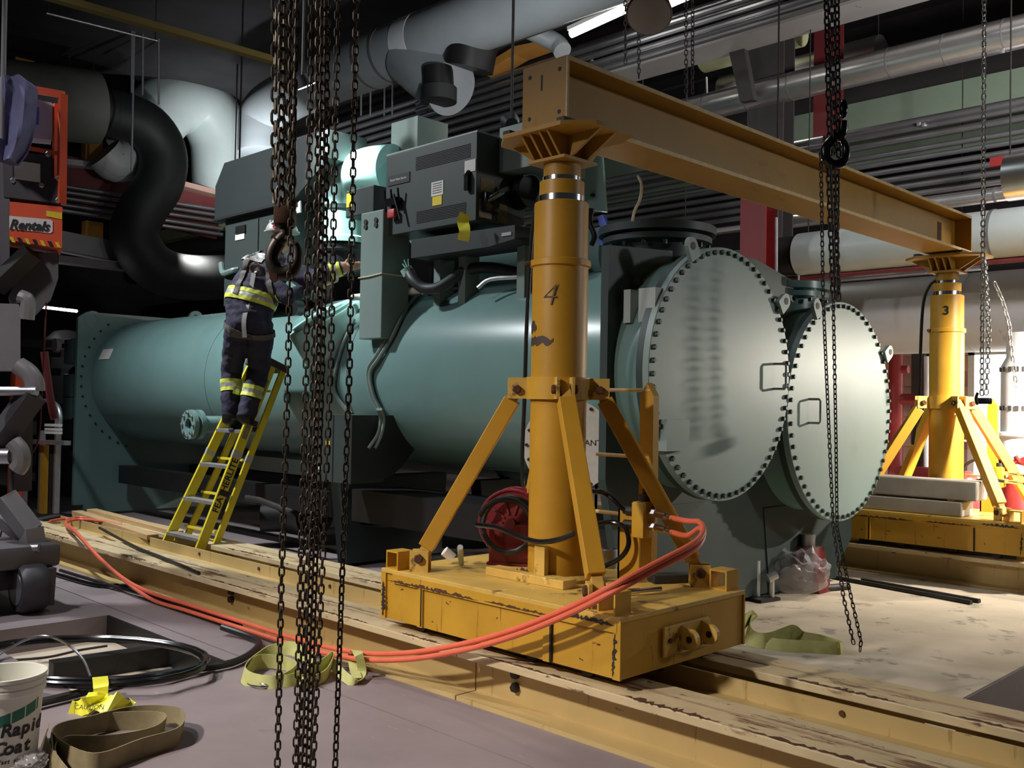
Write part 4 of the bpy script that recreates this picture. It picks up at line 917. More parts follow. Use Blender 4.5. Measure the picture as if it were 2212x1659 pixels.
# ---------------------------------------------------------------- hoses
def hose(label, pts, r, m, name='hydraulic_hose', cat='hose', group=None, sm=6, seg=10):
    return tag(MB().tube(pts, r, seg, smooth=sm).build(name, m), label, cat, group)
vx, vy = -3.14, 4.05
def orange(dy, zc, off):
    P = [Vector((vx+.28, vy-.045, zc-.008)), Vector((vx+.40, vy-.08, zc-.01))]
    P += [U(1511+off*.4, 1128+dy*.9, y=3.88), U(1519, 1146+dy*.7, y=3.80), U(1500, 1172+dy, y=3.66), U(1420, 1215+dy, y=3.42), U(1330, 1262+dy, y=3.22)]
    P += [U(px, py+dy, y=3.20-.012*dy/10) for px, py in ((1230, 1312), (1110, 1360), (990, 1393), (870, 1411), (760, 1408), (640, 1380), (500, 1336), (400, 1304), (330, 1282))]
    P += [U(px+off, py+dy*.4, y=yy) for px, py, yy in ((270, 1252, 3.16), (215, 1205, 3.18), (165, 1150, 3.22))]
    P += [U(px, py+dy*.3, z=.275+.012*(dy > 5)) for px, py in ((142, 1128), (165, 1118), (215, 1121), (262, 1131))]
    return P
hose('upper orange hydraulic hose sagging from the near valve block across the track', orange(0, .93, 0), .0135, 'orange_hose', group='orange hoses')
hose('lower orange hydraulic hose sagging alongside its twin across the track', orange(14, .86, 4), .0135, 'orange_hose', group='orange hoses')
hose('orange hose loop lying over the left end of the near track', [U(px, py, z=.262) for px, py in ((108, 1126), (140, 1121), (180, 1124), (225, 1128), (268, 1137))], .0135, 'orange_hose', group='orange hoses')
# black hydraulic hoses of the near leg
hose('black hydraulic hose from the red reel to the foot of the near post', [U(1030, 1133, y=3.72), U(1075, 1140, y=3.66), U(1110, 1155, y=3.62), U(1160, 1170, y=3.60), U(1205, 1166, y=3.61), U(1240, 1152, y=3.63)], .014, 'black_gloss')
hose('black hydraulic hose curving into the upper port of the near valve block', [U(1275, 1060, y=4.02), U(1310, 1068, y=4.0), U(1345, 1098, y=4.02), Vector((vx-.04, vy-.01, .93))], .014, 'black_gloss')
hose('black hydraulic hose looping below the near valve block', [U(1288, 1132, y=4.0), U(1320, 1128, y=3.98), U(1350, 1140, y=4.0), U(1358, 1175, y=4.0), U(1340, 1205, y=3.98), U(1300, 1226, y=3.96)], .013, 'black_gloss')
hose('black hose hanging down behind the near gantry post', [U(1192, 388, y=3.93), U(1178, 400, y=3.95), U(1160, 440, y=4.0), U(1148, 520, y=4.02), U(1138, 700, y=4.05), U(1133, 860, y=4.08), U(1128, 1000, y=4.1), U(1132, 1090, y=4.1)], .012, 'black')
hose('black hose hanging down beside the far gantry post', [U(2022, 605, y=9.05), U(2008, 618, y=9.05), U(1994, 660, y=9.05), U(1988, 770, y=9.05), U(1985, 860, y=9.05), U(1972, 960, y=9.1)], .014, 'black')
hose('black hose arching over the back of the far gantry base', [U(2035, 1072, y=9.0), U(2080, 1052, y=8.95), U(2125, 1035, y=8.95), U(2170, 1040, y=9.0)], .014, 'black')
hose('black hose bow rising from the far gantry base', [U(2080, 1060, y=9.3), U(2080, 1020, y=9.3), U(2092, 1000, y=9.3), U(2112, 994, y=9.3), U(2130, 1004, y=9.3)], .014, 'black')
# hose reel on the near base
rl = thing('hose_reel', 'dark red hose reel standing on the near gantry base', 'hose reel', (-3.92, 3.98, .568))
ra = Vector((.55, -.83, 0)).normalized(); rs = Vector((-ra.y, ra.x, 0)); rc = Vector((-3.93, 3.98, .568+.235))
for s_ in (-.07, .07):
    fl = MB().lathe(rc, ra, [(.185, s_-.006), (.185, s_+.006)], 40).build('reel_flange', 'red', rl)
    MB().tube([rc+ra*s_*1.1+rs*.185*math.cos(a)+Vector((0, 0, .185*math.sin(a))) for a in [2*PI*i/32 for i in range(32)]], .009, 6, closed=True).build('flange_rim', 'red', fl)
for i in range(10):
    a = 2*PI*i/10; MB().bar(rc+ra*.083+rs*.05*math.cos(a)+Vector((0, 0, .05*math.sin(a))), rc+ra*.083+rs*.15*math.cos(a)+Vector((0, 0, .15*math.sin(a))), .012, .006, up=ra).build('reel_spoke', 'red_steel', rl, smooth=False)
MB().tube([rc-ra*.05+ra*.05*k/6+rs*.15*math.cos(a)+Vector((0, 0, .15*math.sin(a))) for k, a in enumerate([2*PI*i/16 for i in range(40)])], .016, 8).build('wound_hose', 'black', rl)
MB().cyl(rc-ra*.09, rc+ra*.12, .03, 14).build('reel_hub', 'red_steel', rl)
MB().obox(rc+ra*.1-Vector((0, 0, .12)), (.24, .012, .23), Matrix((rs, ra, Vector((0, 0, 1)))).transposed()).build('reel_stand', 'red', rl, smooth=False)
MB().obox(rc-ra*.11-Vector((0, 0, .12)), (.24, .012, .23), Matrix((rs, ra, Vector((0, 0, 1)))).transposed()).build('reel_stand', 'red', rl, smooth=False)
MB().obox(rc-Vector((0, 0, .226)), (.26, .24, .012), Matrix((rs, ra, Vector((0, 0, 1)))).transposed()).build('reel_base', 'red', rl, smooth=False)
# odd parts on the near base
tag(MB().cyl(U(978, 1205, z=.60), U(960, 1190, z=.64), .028, 16).build('pipe_offcut', 'white_label'), 'short white plastic pipe offcut on the near gantry base', 'pipe offcut')
tag(MB().cyl(U(996, 1218, z=.585), U(994, 1182, z=.70), .016, 14).build('pipe_nipple', 'pipe_pale'), 'upright pale pipe nipple beside the red hose reel', 'pipe nipple')
tag(MB().cyl(U(1343, 1279, z=.588), U(1428, 1272, z=.588), .011, 12).cyl(U(1343, 1279, z=.588), U(1380, 1276, z=.588), .014, 12).build('socket_bar', 'chrome'), 'chrome bar lying on top of the near gantry base', 'tool')
q = U(1455, 1252, z=.58)
tag(MB().obox((q.x, q.y, .568+.022), (.26, .10, .044), Matrix.Rotation(math.radians(60), 3, 'Z'), .01).build('steel_block', 'dark_steel'), 'dark flat steel block on the corner of the near gantry base', 'block')
q = U(1305, 1215, z=.6)
tag(MB().lathe((q.x, q.y+.04, .568), (0, 0, 1), [(.05, 0), (.05, .10), (.046, .105), (.044, .01)], 20).build('tin_can', 'steel'), 'open grey tin can on the near gantry base behind the front brace', 'can')
# ---------------------------------------------------------------- slings, tape, coil and bucket on the floor
def rib(label, pts, wd, m, up=None, name='webbing_sling', cat='sling', sm=6, th=.004):
    return tag(MB().ribbon(pts, wd, th, up or (0, 0, 1), smooth=sm).build(name, m), label, cat)
def fl(px, py, z=0): return U(px, py, z=z)
gs = thing('webbing_sling', 'heap of lime green webbing sling on the floor below the orange hoses', 'sling', fl(650, 1470))
MB().ribbon([fl(530, 1462, .03), fl(555, 1430, .05), fl(610, 1432, .04), fl(640, 1448, .04), fl(600, 1474, .03), fl(545, 1470, .03), fl(526, 1452, .05), fl(560, 1418, .06), fl(620, 1400, .10), fl(660, 1412, .10)], .075, .004, [(0, 0, 1)]*4+[(0, .3, 1)]*3+[(.3, .3, 1)]*3, smooth=6).build('sling_loop', 'sling_green', gs)
MB().ribbon([fl(590, 1470, .03), fl(630, 1470, .03), fl(690, 1440, .05), fl(720, 1420, .07), fl(700, 1462, .03), fl(650, 1476, .03), fl(680, 1430, .09), fl(640, 1410, .10)], .07, .004, [(0, .2, 1)]*8, smooth=6).build('sling_loop', 'sling_green', gs)
MB().ribbon([fl(715, 1430, .05), fl(745, 1462, .03), fl(770, 1474, .015), fl(782, 1450, .04), U(775, 1415, y=3.12), U(768, 1405, y=3.17), U(762, 1410, y=3.24), U(764, 1440, y=3.16), fl(772, 1465, .03)], .05, .004, [(.6, .3, .4)]*3+[(.8, .5, 0)]*6, smooth=6).build('sling_tail', 'sling_green', gs)
MB().tube([fl(590, 1480, .015), fl(560, 1484, .012), fl(535, 1476, .012), fl(540, 1466, .02), fl(565, 1478, .02), fl(590, 1480, .015)], .006, 8, smooth=4).build('snap_hook', 'chrome', gs)
bs = thing('webbing_sling', 'dirty beige webbing sling coiled flat on the floor beside the bucket', 'sling', fl(240, 1600))
MB().ribbon([fl(110, 1640, .04), fl(115, 1590, .05), fl(190, 1568, .05), fl(290, 1545, .05), fl(385, 1550, .05), fl(385, 1590, .04), fl(300, 1618, .04), fl(200, 1650, .04), fl(120, 1615, .04), fl(125, 1585, .04), fl(240, 1560, .04), fl(350, 1560, .04), fl(330, 1590, .03), fl(230, 1610, .03), fl(140, 1612, .03), fl(115, 1640, .03), fl(140, 1690, .03)], .085, .005, [(.1, .1, 1)]*17, smooth=6).build('sling_loop', 'sling_beige', bs)
MB().ribbon([fl(100, 1580, .03), fl(95, 1610, .04), fl(120, 1650, .04), fl(160, 1700, .03)], .07, .005, [(.5, 0, .6)]*4, smooth=6).build('sling_tail', 'sling_beige', bs)
# black hose coil
def ell(cx_, cy_, rx, ry, z, n=28, a0=0, rot=0.): return [fl(cx_+rx*math.cos(a0+2*PI*i/n)*math.cos(rot)-ry*math.sin(a0+2*PI*i/n)*math.sin(rot), cy_+ry*math.sin(a0+2*PI*i/n)+rx*math.cos(a0+2*PI*i/n)*math.sin(rot), z+.006*math.sin(i*1.7)) for i in range(n)]
for k, (cx_, cy_, rx, ry, z) in enumerate(((190, 1424, 258, 46, .045), (188, 1430, 255, 50, .075))):
    tag(MB().tube(ell(cx_, cy_, rx, ry, z), .019, 10, closed=True).build('rubber_hose', 'black_gloss'), ['lower ring of the thick black hose coil over the trench', 'upper ring of the thick black hose coil over the trench'][k], 'hose', 'black hose coil')
hose('thick black hose sweeping from the coil past the bucket to the track', [fl(-40, 1560, .03), fl(60, 1525, .03), fl(160, 1500, .03), fl(280, 1468, .03), fl(400, 1448, .03), fl(500, 1432, .03), fl(550, 1405, .03), fl(558, 1385, .03), fl(530, 1372, .03), fl(480, 1355, .05)], .02, 'black', 'rubber_hose')
hose('glossy black hose lying along the foot of the near track', [fl(120, 1240, .02), fl(200, 1262, .02), fl(290, 1268, .03), fl(345, 1295, .03), fl(420, 1322, .03), fl(520, 1352, .03)], .016, 'black_gloss', 'rubber_hose')
hose('second black hose running beside the near track behind the orange hoses', [fl(130, 1232, .03), fl(230, 1262, .03), fl(310, 1284, .03), fl(400, 1312, .03), fl(500, 1345, .03)], .013, 'black', 'rubber_hose')
hose('thin grey wire rope loop standing up out of the hose coil', [fl(-10, 1420, .03), U(20, 1400, z=.08), U(70, 1377, z=.16), U(110, 1376, z=.17), U(150, 1395, z=.10), U(180, 1425, z=.05), U(196, 1462, z=.03)], .007, 'steel', 'wire_rope', 'wire rope', seg=8)
hose('thin dark cable crossing the floor of the trench', [fl(0, 1428, -.13), fl(100, 1420, -.13), fl(170, 1405, -.13), fl(232, 1395, -.12)], .008, 'dark_steel', 'cable', 'cable', seg=8)
# yellow caution tape knotted on the coil
tp = thing('caution_tape', 'crumpled yellow caution tape knotted round the black hoses', 'tape', fl(215, 1530))
MB().ribbon([U(216, 1462, z=.10), U(218, 1480, z=.10), U(217, 1500, z=.06), U(215, 1512, z=.05)], .07, .002, CR, smooth=4).build('tape_strip', 'tape_yellow', tp)
MB().ribbon([fl(215, 1515, .05), fl(190, 1520, .05), fl(165, 1535, .015), fl(150, 1532, .02)], .085, .002, [(.4, .4, .6)]*4, smooth=4).build('tape_strip', 'tape_yellow', tp)
MB().ribbon([fl(215, 1515, .05), fl(240, 1520, .06), fl(262, 1532, .02), fl(276, 1534, .02)], .12, .002, [(.3, .5, .2)]*4, smooth=4).build('tape_strip', 'tape_yellow', tp)
MB().ribbon([fl(218, 1520, .05), fl(205, 1532, .03), fl(185, 1548, .01)], .07, .002, [(.3, .3, .4)]*3, smooth=4).build('tape_strip', 'tape_yellow', tp)
MB().ribbon([fl(225, 1508, .06), fl(205, 1505, .07), fl(185, 1506, .05)], .05, .002, [(.3, .3, .4)]*3, smooth=4).build('tape_strip', 'tape_yellow', tp)
q = fl(193, 1528, .055); text('CAUTION', .03, 'print', tp, q, CR, CU*.6+CF*.3, depth=.0003)
# bucket
bk_ = thing('bucket', 'white plastic bucket with green stripe and black lettering at the left edge', 'bucket', fl(4, 1650))
bo = fl(6, 1655, 0)
MB().lathe(bo, (0, 0, 1), [(.118, 0), (.122, .02), (.139, .30), (.149, .305), (.149, .325), (.143, .33), (.149, .335), (.149, .352), (.144, .355), (.152, .36), (.152, .372), (.140, .372), (.118, .02), (.05, .015)], 48).build('pail', 'bucket', bk_)
out = (CP-bo); out.z = 0; out.normalize(); rt = Vector((-out.y, out.x, 0))
def wraptext(s_, size, z, a0, m, bold=.002):
    for i, c in enumerate(s_):
        a = math.radians(a0)+i*size*.50/.13; n = (out*math.cos(a)+rt*math.sin(a)); r_ = .1215+(.139-.122)/.28*(z-.0)
        text(c, size, m, bk_, bo+n*(r_+.002)+Vector((0, 0, z)), Vector((-n.y, n.x, 0)), (0, 0, 1), depth=.0004, bold=bold, italic=.2)
wraptext('Rapid', .07, .175, 3, 'print'); wraptext('Coat', .07, .105, -8, 'print'); wraptext('fast setting', .022, .055, -6, 'print', .0005)
gb = MB(); n_ = 10; A_ = []; B_ = []
for i in range(n_+1):
    a = math.radians(-50+i*11); n = out*math.cos(a)+rt*math.sin(a); z0 = .16+.075*(i/n_); A_.append(gb.bm.verts.new(bo+n*(.1225+.0607*(z0-.02))+Vector((0, 0, z0)))); B_.append(gb.bm.verts.new(bo+n*(.1225+.0607*(z0+.025))+Vector((0, 0, z0+.045))))
for i in range(n_): gb.bm.faces.new((A_[i], A_[i+1], B_[i+1], B_[i]))
gb.build('green_stripe', 'green_print', bk_)
def bag(label, c, rx, ry, rz, m='plastic_bag', seed=0):
    b = MB(); bmesh.ops.create_icosphere(b.bm, subdivisions=4, radius=1)
    for v in b.bm.verts:
        n = v.co.copy(); k = 1+.35*noise.noise(n*1.7+Vector((seed, 0, 0)))+.28*abs(noise.noise(n*4+Vector((0, seed, 0))))
        v.co = Vector(c)+Vector((n.x*rx*k, n.y*ry*k, max(0, (n.z*.5+.5))*rz*k*1.2+.004))
    return tag(b.build('plastic_bag', m, smooth=True), label, 'plastic bag')
bag('clear plastic sheet crumpled beside the bucket', fl(60, 1665), .09, .06, .05, seed=3)
bag('crumpled clear plastic bag lying on the slab near the red jack', fl(1722, 1285), .24, .22, .26, seed=8)
# ---------------------------------------------------------------- on the slab
rsl = thing('webbing_sling', 'crumpled pale green sling lying on the slab behind the near gantry base', 'sling', fl(1720, 1395))
MB().ribbon([fl(1606, 1345, .14), fl(1622, 1335, .13), fl(1615, 1372, .06), fl(1650, 1385, .05), fl(1690, 1375, .07), fl(1710, 1366, .09), fl(1730, 1380, .05), fl(1775, 1390, .05), fl(1815, 1405, .03), fl(1760, 1402, .03), fl(1690, 1398, .03), fl(1630, 1388, .03)], .10, .006, [(0, .2, 1), (.2, .2, 1), (0, .5, .7), (.2, .4, .8), (0, .3, 1), (.3, .3, .9), (.1, .5, .8), (.2, .3, 1), (0, .3, 1), (.2, .5, .6), (0, .5, .7), (0, .4, .8)], smooth=6).build('sling_loop', 'sling_green', rsl)
for k, (a, c) in enumerate((((1740, 1236), (2098, 1302)), ((1862, 1253), (2116, 1299)))):
    tag(MB().cyl(fl(*a, .02), fl(*c, .02), .02, 12).build('steel_bar', 'dark_steel'), ['long dark steel bar lying on the slab near the far track', 'shorter dark steel bar lying against the long bar on the slab'][k], 'steel bar', 'steel bars on the slab')
tag(MB().cyl(fl(1770, 1272, .03), fl(1830, 1267, .03), .03, 12).build('pipe_offcut', 'dark_steel'), 'short dark pipe offcut on the slab behind the plastic bag', 'pipe offcut')
# jack stand under the chiller
jk = thing('toe_jack', 'dark red toe jack under the chiller end covers', 'jack', U(1682, 1225, z=0))
q = U(1682, 1225, z=0); q = Vector((-3.9, 7.35, 0))
MB().prism([(q.x-.16, q.y-.1, 0), (q.x+.16, q.y-.1, 0), (q.x+.09, q.y-.1, .36), (q.x-.09, q.y-.1, .36)], (0, .2, 0)).build('jack_body', 'red', jk, smooth=False)
MB().box((q.x+.02, q.y-.11, .02), (q.x+.10, q.y-.1, .3)).build('jack_plate', 'lift_light', jk, smooth=False)
MB().cyl((q.x, q.y, .36), (q.x, q.y, .46), .06, 16).build('jack_ram', 'steel', jk)
js = thing('jack_stand', 'slim steel screw jack standing on the slab by the near gantry base', 'jack', fl(1640, 1290))
q = fl(1632, 1295)
MB().obox((q.x, q.y, .015), (.30, .22, .03), Matrix.Rotation(math.radians(-10), 3, 'Z')).build('stand_plate', 'dark_steel', js, smooth=False)
MB().cyl((q.x, q.y, .03), (q.x, q.y, .30), .035, 14).cyl((q.x, q.y, .3), (q.x, q.y, .50), .02, 12).build('screw', 'galv', js)
MB().cyl((q.x+.11, q.y+.05, .03), (q.x+.11, q.y+.05, .2), .02, 10).cyl((q.x+.09, q.y+.02, .17), (q.x+.13, q.y+.08, .2), .035, 10).build('pump_valve', 'galv', js)
b4 = thing('steel_post', 'short black square steel post standing behind the near gantry base', 'post', fl(1598, 1300))
q = fl(1597, 1290); MB().box((q.x-.06, q.y-.06, 0), (q.x+.06, q.y+.06, .56), .004).build('post_body', 'black', b4, smooth=False); MB().box((q.x-.08, q.y-.08, .56), (q.x+.08, q.y+.08, .575)).build('post_cap', 'dark_steel', b4, smooth=False)
# concrete curbs on the far base
for k, (z0, z1, x1) in enumerate(((.57, .70, -3.17), (.715, .88, -3.05))):
    tag(MB().box((-4.2, 8.66, z0), (x1, 8.92, z1), .012).build('timber_block', 'concrete', smooth=False), ['lower grey timber block stacked on the far gantry base', 'upper grey timber block stacked on the far gantry base'][k], 'timber', 'blocks on the far base')
for k, xx in enumerate((-4.0, -3.3)):
    tag(MB().box((xx, 8.68, .70), (xx+.06, 8.9, .715)).build('packer', 'plywood', smooth=False), ['thin wooden packer between the grey blocks, left one', 'thin wooden packer between the grey blocks, right one'][k], 'packer')
# loose boards at the left end of the near track
for k, (a, c, w_, z) in enumerate((((166, 1107), (330, 1160), .10, .275), ((198, 1103), (385, 1152), .10, .27))):
    tag(MB().bar(fl(*a, z), fl(*c, z), w_, .04, up=(0, 0, 1)).build('timber_plank', 'plywood', smooth=False), ['pale timber plank over the left end of the near track, front one', 'pale timber plank over the left end of the near track, rear one'][k], 'plank', 'planks on the track end')
tag(MB().tube([fl(215, 1140, .27), fl(290, 1180, .27), fl(360, 1208, .27), fl(430, 1238, .265)], .012, 8, smooth=4).build('pry_bar', 'dark_steel'), 'dark thin bar lying along the top of the near track', 'bar')
tag(MB().box((-1.62, 3.95, .19), (-1.50, 4.05, .20)).build('paper_scrap', 'white_label', smooth=False), 'white paper scrap lying inside the near track at the right', 'paper')
tag(MB().tube([U(1378, 380, y=4.9), U(1386, 400, y=4.9), U(1382, 432, y=4.9), U(1371, 455, y=4.9), U(1366, 478, y=4.9)], .009, 8, smooth=5).build('rope', 'rope'), 'pale rope end hanging below the yellow beam', 'rope')
tg = tag(MB().ribbon([U(1006, 462, y=4.80), U(1000, 478, y=4.79), U(1004, 498, y=4.78), U(1000, 520, y=4.79)], .085, .003, [CR+CF*.2, CR, CR-CF*.3, CR], smooth=5).build('yellow_tag', 'tape_yellow'), 'curled yellow plastic tag hanging from the starter cabinet', 'tag')
bl = thing('chain_sling', 'blue painted lifting clamp hanging right of the pale teal board', 'clamp', U(1303, 530, y=5.5))
MB().prism([U(1291, 468, y=5.5), U(1302, 463, y=5.5), U(1314, 492, y=5.5), U(1306, 500, y=5.5), U(1294, 486, y=5.5)], (0, .03, 0)).prism([U(1290, 498, y=5.5), U(1300, 502, y=5.5), U(1302, 530, y=5.5), U(1293, 530, y=5.5)], (0, .03, 0)).build('clamp_plate', 'blue', bl, smooth=False)
MB().tube([U(1278, 450, y=5.5), U(1274, 480, y=5.5), U(1284, 510, y=5.5), U(1278, 530, y=5.5)], .02, 8, smooth=4).build('clamp_hose', 'black', bl)

tag(MB().bar(fl(110, 1452, -.1), fl(440, 1402, -.1), .10, .12).build('steel_beam', 'black', smooth=False), 'dark steel beam lying in the trench under the hose coil', 'beam')
ORD = ('first', 'second', 'third', 'fourth', 'fifth', 'sixth', 'seventh', 'eighth', 'ninth', 'tenth')
# ---------------------------------------------------------------- pipework overhead and behind
def pipe(label, a, c, r, m, name='overhead_pipe', cat='pipe', group=None, bands=(), bm_='band', seg=40, bw=.03, br=1.03):
    a = Vector(a); c = Vector(c); lo_ = min(a.z, c.z)
    if name in ('overhead_pipe', 'conduit', 'insulated_duct', 'tank_end') and lo_ > 2.9 and not bands: bands = ()
    hang_ = name in ('overhead_pipe', 'conduit', 'insulated_duct', 'tank_end') and lo_ > 2.9
    if hang_:
        t = thing(name, label, cat, (a+c)/2, group); MB().cyl(a, c, r, seg).build('pipe_body', m, t); d = (c-a).normalized()
        for s_ in bands: MB().ring(a.lerp(c, s_), d, r*br, r*.95, bw, seg).build('pipe_band', bm_, t)
        for s_ in ((.02, .98) if name != 'conduit' else (.03, .97)):
            q_ = a.lerp(c, s_); MB().cyl(q_, (q_.x, q_.y, 7.6), .007, 6).build('hanger', 'dark_steel', t)
        return t
    if name == 'hanger_rod': a = Vector((a.x, a.y, 7.6)) if a.z > 4.5 else a
    if not bands: return tag(MB().cyl(a, c, r, seg).build(name, m), label, cat, group)
    t = thing(name, label, cat, (a+c)/2, group); MB().cyl(a, c, r, seg).build('pipe_body', m, t)
    d = (c-a).normalized()
    for s_ in bands: MB().ring(a.lerp(c, s_), d, r*br, r*.95, bw, seg).build('pipe_band', bm_, t)
    return t
pb_ = thing('overhead_pipe', 'big pale grey pipe with clamp bands running overhead toward the camera', 'pipe', (-9, 8.2, 6.1))
MB().tube([U(566, 330, y=8.2), U(566, 290, y=8.2), U(572, 245, y=8.2), U(610, 215, y=8.2), (-12.3, 8.2, 6.25), (-9, 8.2, 6.25), (-4.5, 8.2, 6.25)], .38, 40, smooth=6).build('pipe_body', 'pipe_grey', pb_)
for px, wd, m in ((808, .05, 'band'), (845, .05, 'band')):
    q = U(px, 120, y=8.2); MB().ring((q.x, 8.2, 6.25), (1, 0, 0), .39, .36, wd, 40).build('pipe_band', m, pb_)
q = U(903, 85, y=8.2); MB().ring((q.x, 8.2, 6.25), (1, 0, 0), .387, .37, .32, 40).build('white_band', 'white_wrap', pb_)
MB().tube([(-10.2, 8.2, 6.1), (-9.75, 8.2, 5.75), (-9.35, 8.2, 5.5)], .36, 32, smooth=5).build('pipe_branch', 'pipe_grey', pb_)
MB().cyl(U(945, 150, y=8.0), U(948, 215, y=8.0), .20, 28).build('branch_sleeve', 'black', pb_)
MB().lathe(U(948, 190, y=8.0), (0, 0, -1), [(.20, 0), (.23, 0), (.23, .18), (.19, .18)], 28).build('branch_collar', 'black_duct', pb_)
MB().cyl(U(1030, 40, y=8.3), U(1010, 150, y=8.3), .33, 32).build('branch_sleeve', 'black', pb_)
pipe('dark pipe running just below the big pale overhead pipe', (-10.0, 8.85, 6.36), (-4.0, 8.85, 6.36), .19, 'pipe_dark')
tag(MB().tube([Vector((U(1185, 60, y=9.2).x-.1, 8.95, 6.3)), U(1200, 92, y=9.2), U(1215, 110, y=9.2)], .12, 20, smooth=4).build('pipe_stub', 'pipe_grey'), 'small grey pipe stub by the end of the strip light', 'pipe')
tag(MB().prism([U(1040, 160, y=9.6), U(1110, 118, y=9.6), U(1175, 95, y=9.6), U(1185, 84, y=9.6), U(1110, 100, y=9.6), U(1070, 125, y=9.6)], (0, .3, 0)).build('lit_duct', 'amber', smooth=False), 'amber lit duct end above the left of the yellow beam', 'duct')
# left: cut pipe, black S duct and elbows
XL_ = -17.0
pipe('large grey pipe ending at the black S shaped duct, top left', U(-60, 205, x=XL_), U(205, 232, x=XL_), .62, 'pipe_dim')
tag(MB().tube([U(px, py, x=XL_) for px, py in ((200, 238), (255, 248), (318, 275), (352, 330), (345, 395), (310, 450), (290, 505), (315, 560), (360, 590), (420, 600), (500, 598))], .42, 28, smooth=6).build('flexible_duct', 'black_duct'), 'fat black S shaped flexible duct at the upper left', 'duct')
tag(MB().tube([U(px, py, x=-18.3) for px, py in ((300, 330), (330, 262), (380, 222), (440, 235), (476, 300), (482, 380), (482, 430))], .62, 32, smooth=6).build('pipe_elbow', 'pipe_pale'), 'large pale pipe elbow lit from below behind the black duct', 'pipe elbow')
tag(MB().tube([U(px, py, x=-18.6) for px, py in ((400, 205), (450, 192), (500, 225), (520, 300), (520, 420))], .22, 24, smooth=6).build('pipe_elbow', 'pipe_grey'), 'slimmer grey pipe elbow right of the lit pale elbow', 'pipe elbow')
tag(MB().tube([U(px, py, x=-17.6) for px, py in ((225, 330), (250, 352), (285, 340), (300, 310))], .35, 24, smooth=5).build('pipe_elbow', 'pipe_mid'), 'grey pipe bend framed by the curve of the black duct', 'pipe elbow')
def girder(label, a, c, w_, h_, m, name='steel_girder', cat='girder'): return tag(MB().bar(a, c, w_, h_, up=(0, 0, 1)).build(name, m, smooth=False), label, cat)
girder('dark red steel girder behind the black duct, upper one', U(120, 385, x=-18.2), U(470, 470, x=-18.2), .1, .9, 'red_steel')
girder('pale ledge on top of the dark red girder', U(120, 350, x=-18.1), U(300, 372, x=-18.1), .35, .10, 'pipe_mid')
girder('pink lit flange edge of the girder beside the motor hood', U(385, 398, x=-18.0), U(470, 420, x=-18.0), .3, .10, 'mortar')
girder('pale grey channel beam low behind the lift', U(120, 520, x=-17.6), U(262, 548, x=-17.6), .3, .34, 'pipe_mid')
girder('grey angle rail under the pale channel beam', U(120, 560, x=-17.4), U(270, 578, x=-17.4), .3, .12, 'lift_grey')
for k, (px, y0, y1) in enumerate(((200, 285, 352), (200, 480, 515), (50, 130, 165))):
    a = U(px, y0, x=-18.4); c = U(px, y1, x=-18.4)
    tag(MB().box((a.x-.1, a.y-.16, c.z), (a.x+.1, a.y+.16, a.z)).build('steel_post', 'amber', smooth=False), ['amber post standing on the pale ledge', 'amber bracket under the dark girder', 'amber block at the top behind the hanging jacket'][k], 'post')
for k, py in enumerate((430, 442, 455, 470, 482)):
    pipe('thin silver conduit low behind the black duct, %s from the top' % ORD[k], U(130, py-28, x=-17.9), U(480, py+25, x=-17.9), .04, 'conduit', 'conduit', 'conduit', 'low conduits behind the black duct', seg=10)
for k, (px, y0, y1) in enumerate(((284, 100, 200), (308, 110, 205), (343, 85, 225), (284, 310, 370))):
    pipe('thin hanger rod beside the black S shaped duct, %s' % ('leftmost', 'middle one', 'rightmost', 'lowest one')[k], U(px, y0, x=-16.0), U(px, y1, x=-16.0), .018, 'galv', 'hanger_rod', 'rod', 'hanger rods by the black duct', seg=8)
girder('long dim yellow crane runway beam under the dark ceiling', (-10.35, 1.0, 5.52), (-10.2, 6.4, 5.52), .11, .07, 'runway')
pipe('thin sprinkler pipe under the dark ceiling at the upper left', U(100, 28, x=-11.5), U(340, 88, x=-11.5), .015, 'steel', seg=8)
# chilled equipment behind the chiller shell
wt = thing('storage_tank', 'white round topped tank behind the teal shell', 'tank', U(400, 690, y=9.2))
q = U(400, 668, y=9.2); MB().lathe((q.x, 9.6, 0), (0, 0, 1), [(1.5, 0), (1.5, 1.9), (1.4, 2.25), (1.0, 2.5), (.4, 2.6), (.1, 2.62)], 40).build('tank_body', 'white_wrap', wt)
MB().lathe((q.x-.9, 9.2, 2.3), (0, 0, 1), [(.09, 0), (.09, .5), (.16, .5), (.16, .6)], 16).build('tank_nozzle', 'dark_steel', wt)
MB().lathe((q.x+.5, 8.9, 2.35), (0, 0, 1), [(.07, 0), (.07, .35), (.13, .35), (.13, .42)], 16).build('tank_nozzle', 'black', wt)
for k, (px, py) in enumerate(((365, 580), (440, 655), (280, 620))):
    q = U(px, py, y=10.5); pipe(['dark header pipe behind the white tank, upper one', 'dark header pipe behind the white tank, lower one', 'dark header pipe left of the white tank'][k], (max(q.x-4, -23.9), 10.5+.5*k, q.z), (q.x+3, 10.5+.5*k, q.z), .2, 'black_duct')
# conduit bank, upper left to centre
for k in range(8):
    py = 150+18*k; q = U(1000, py+35, y=10.2)
    pipe('grey conduit in the bank under the big pale overhead pipe, %s from the top' % ORD[k], (-17, 10.2, q.z), (-4.5 if k < 2 else -8.7, 10.2, q.z), .045, 'conduit', 'conduit', 'conduit', 'upper conduit bank', seg=12)
tag(MB().box((-23.95, 10.35, 5.15), (-8.4, 10.55, 5.42)).build('cable_tray', 'cream_pipe', smooth=False), 'pale yellow cable tray under the upper conduit bank', 'cable tray')
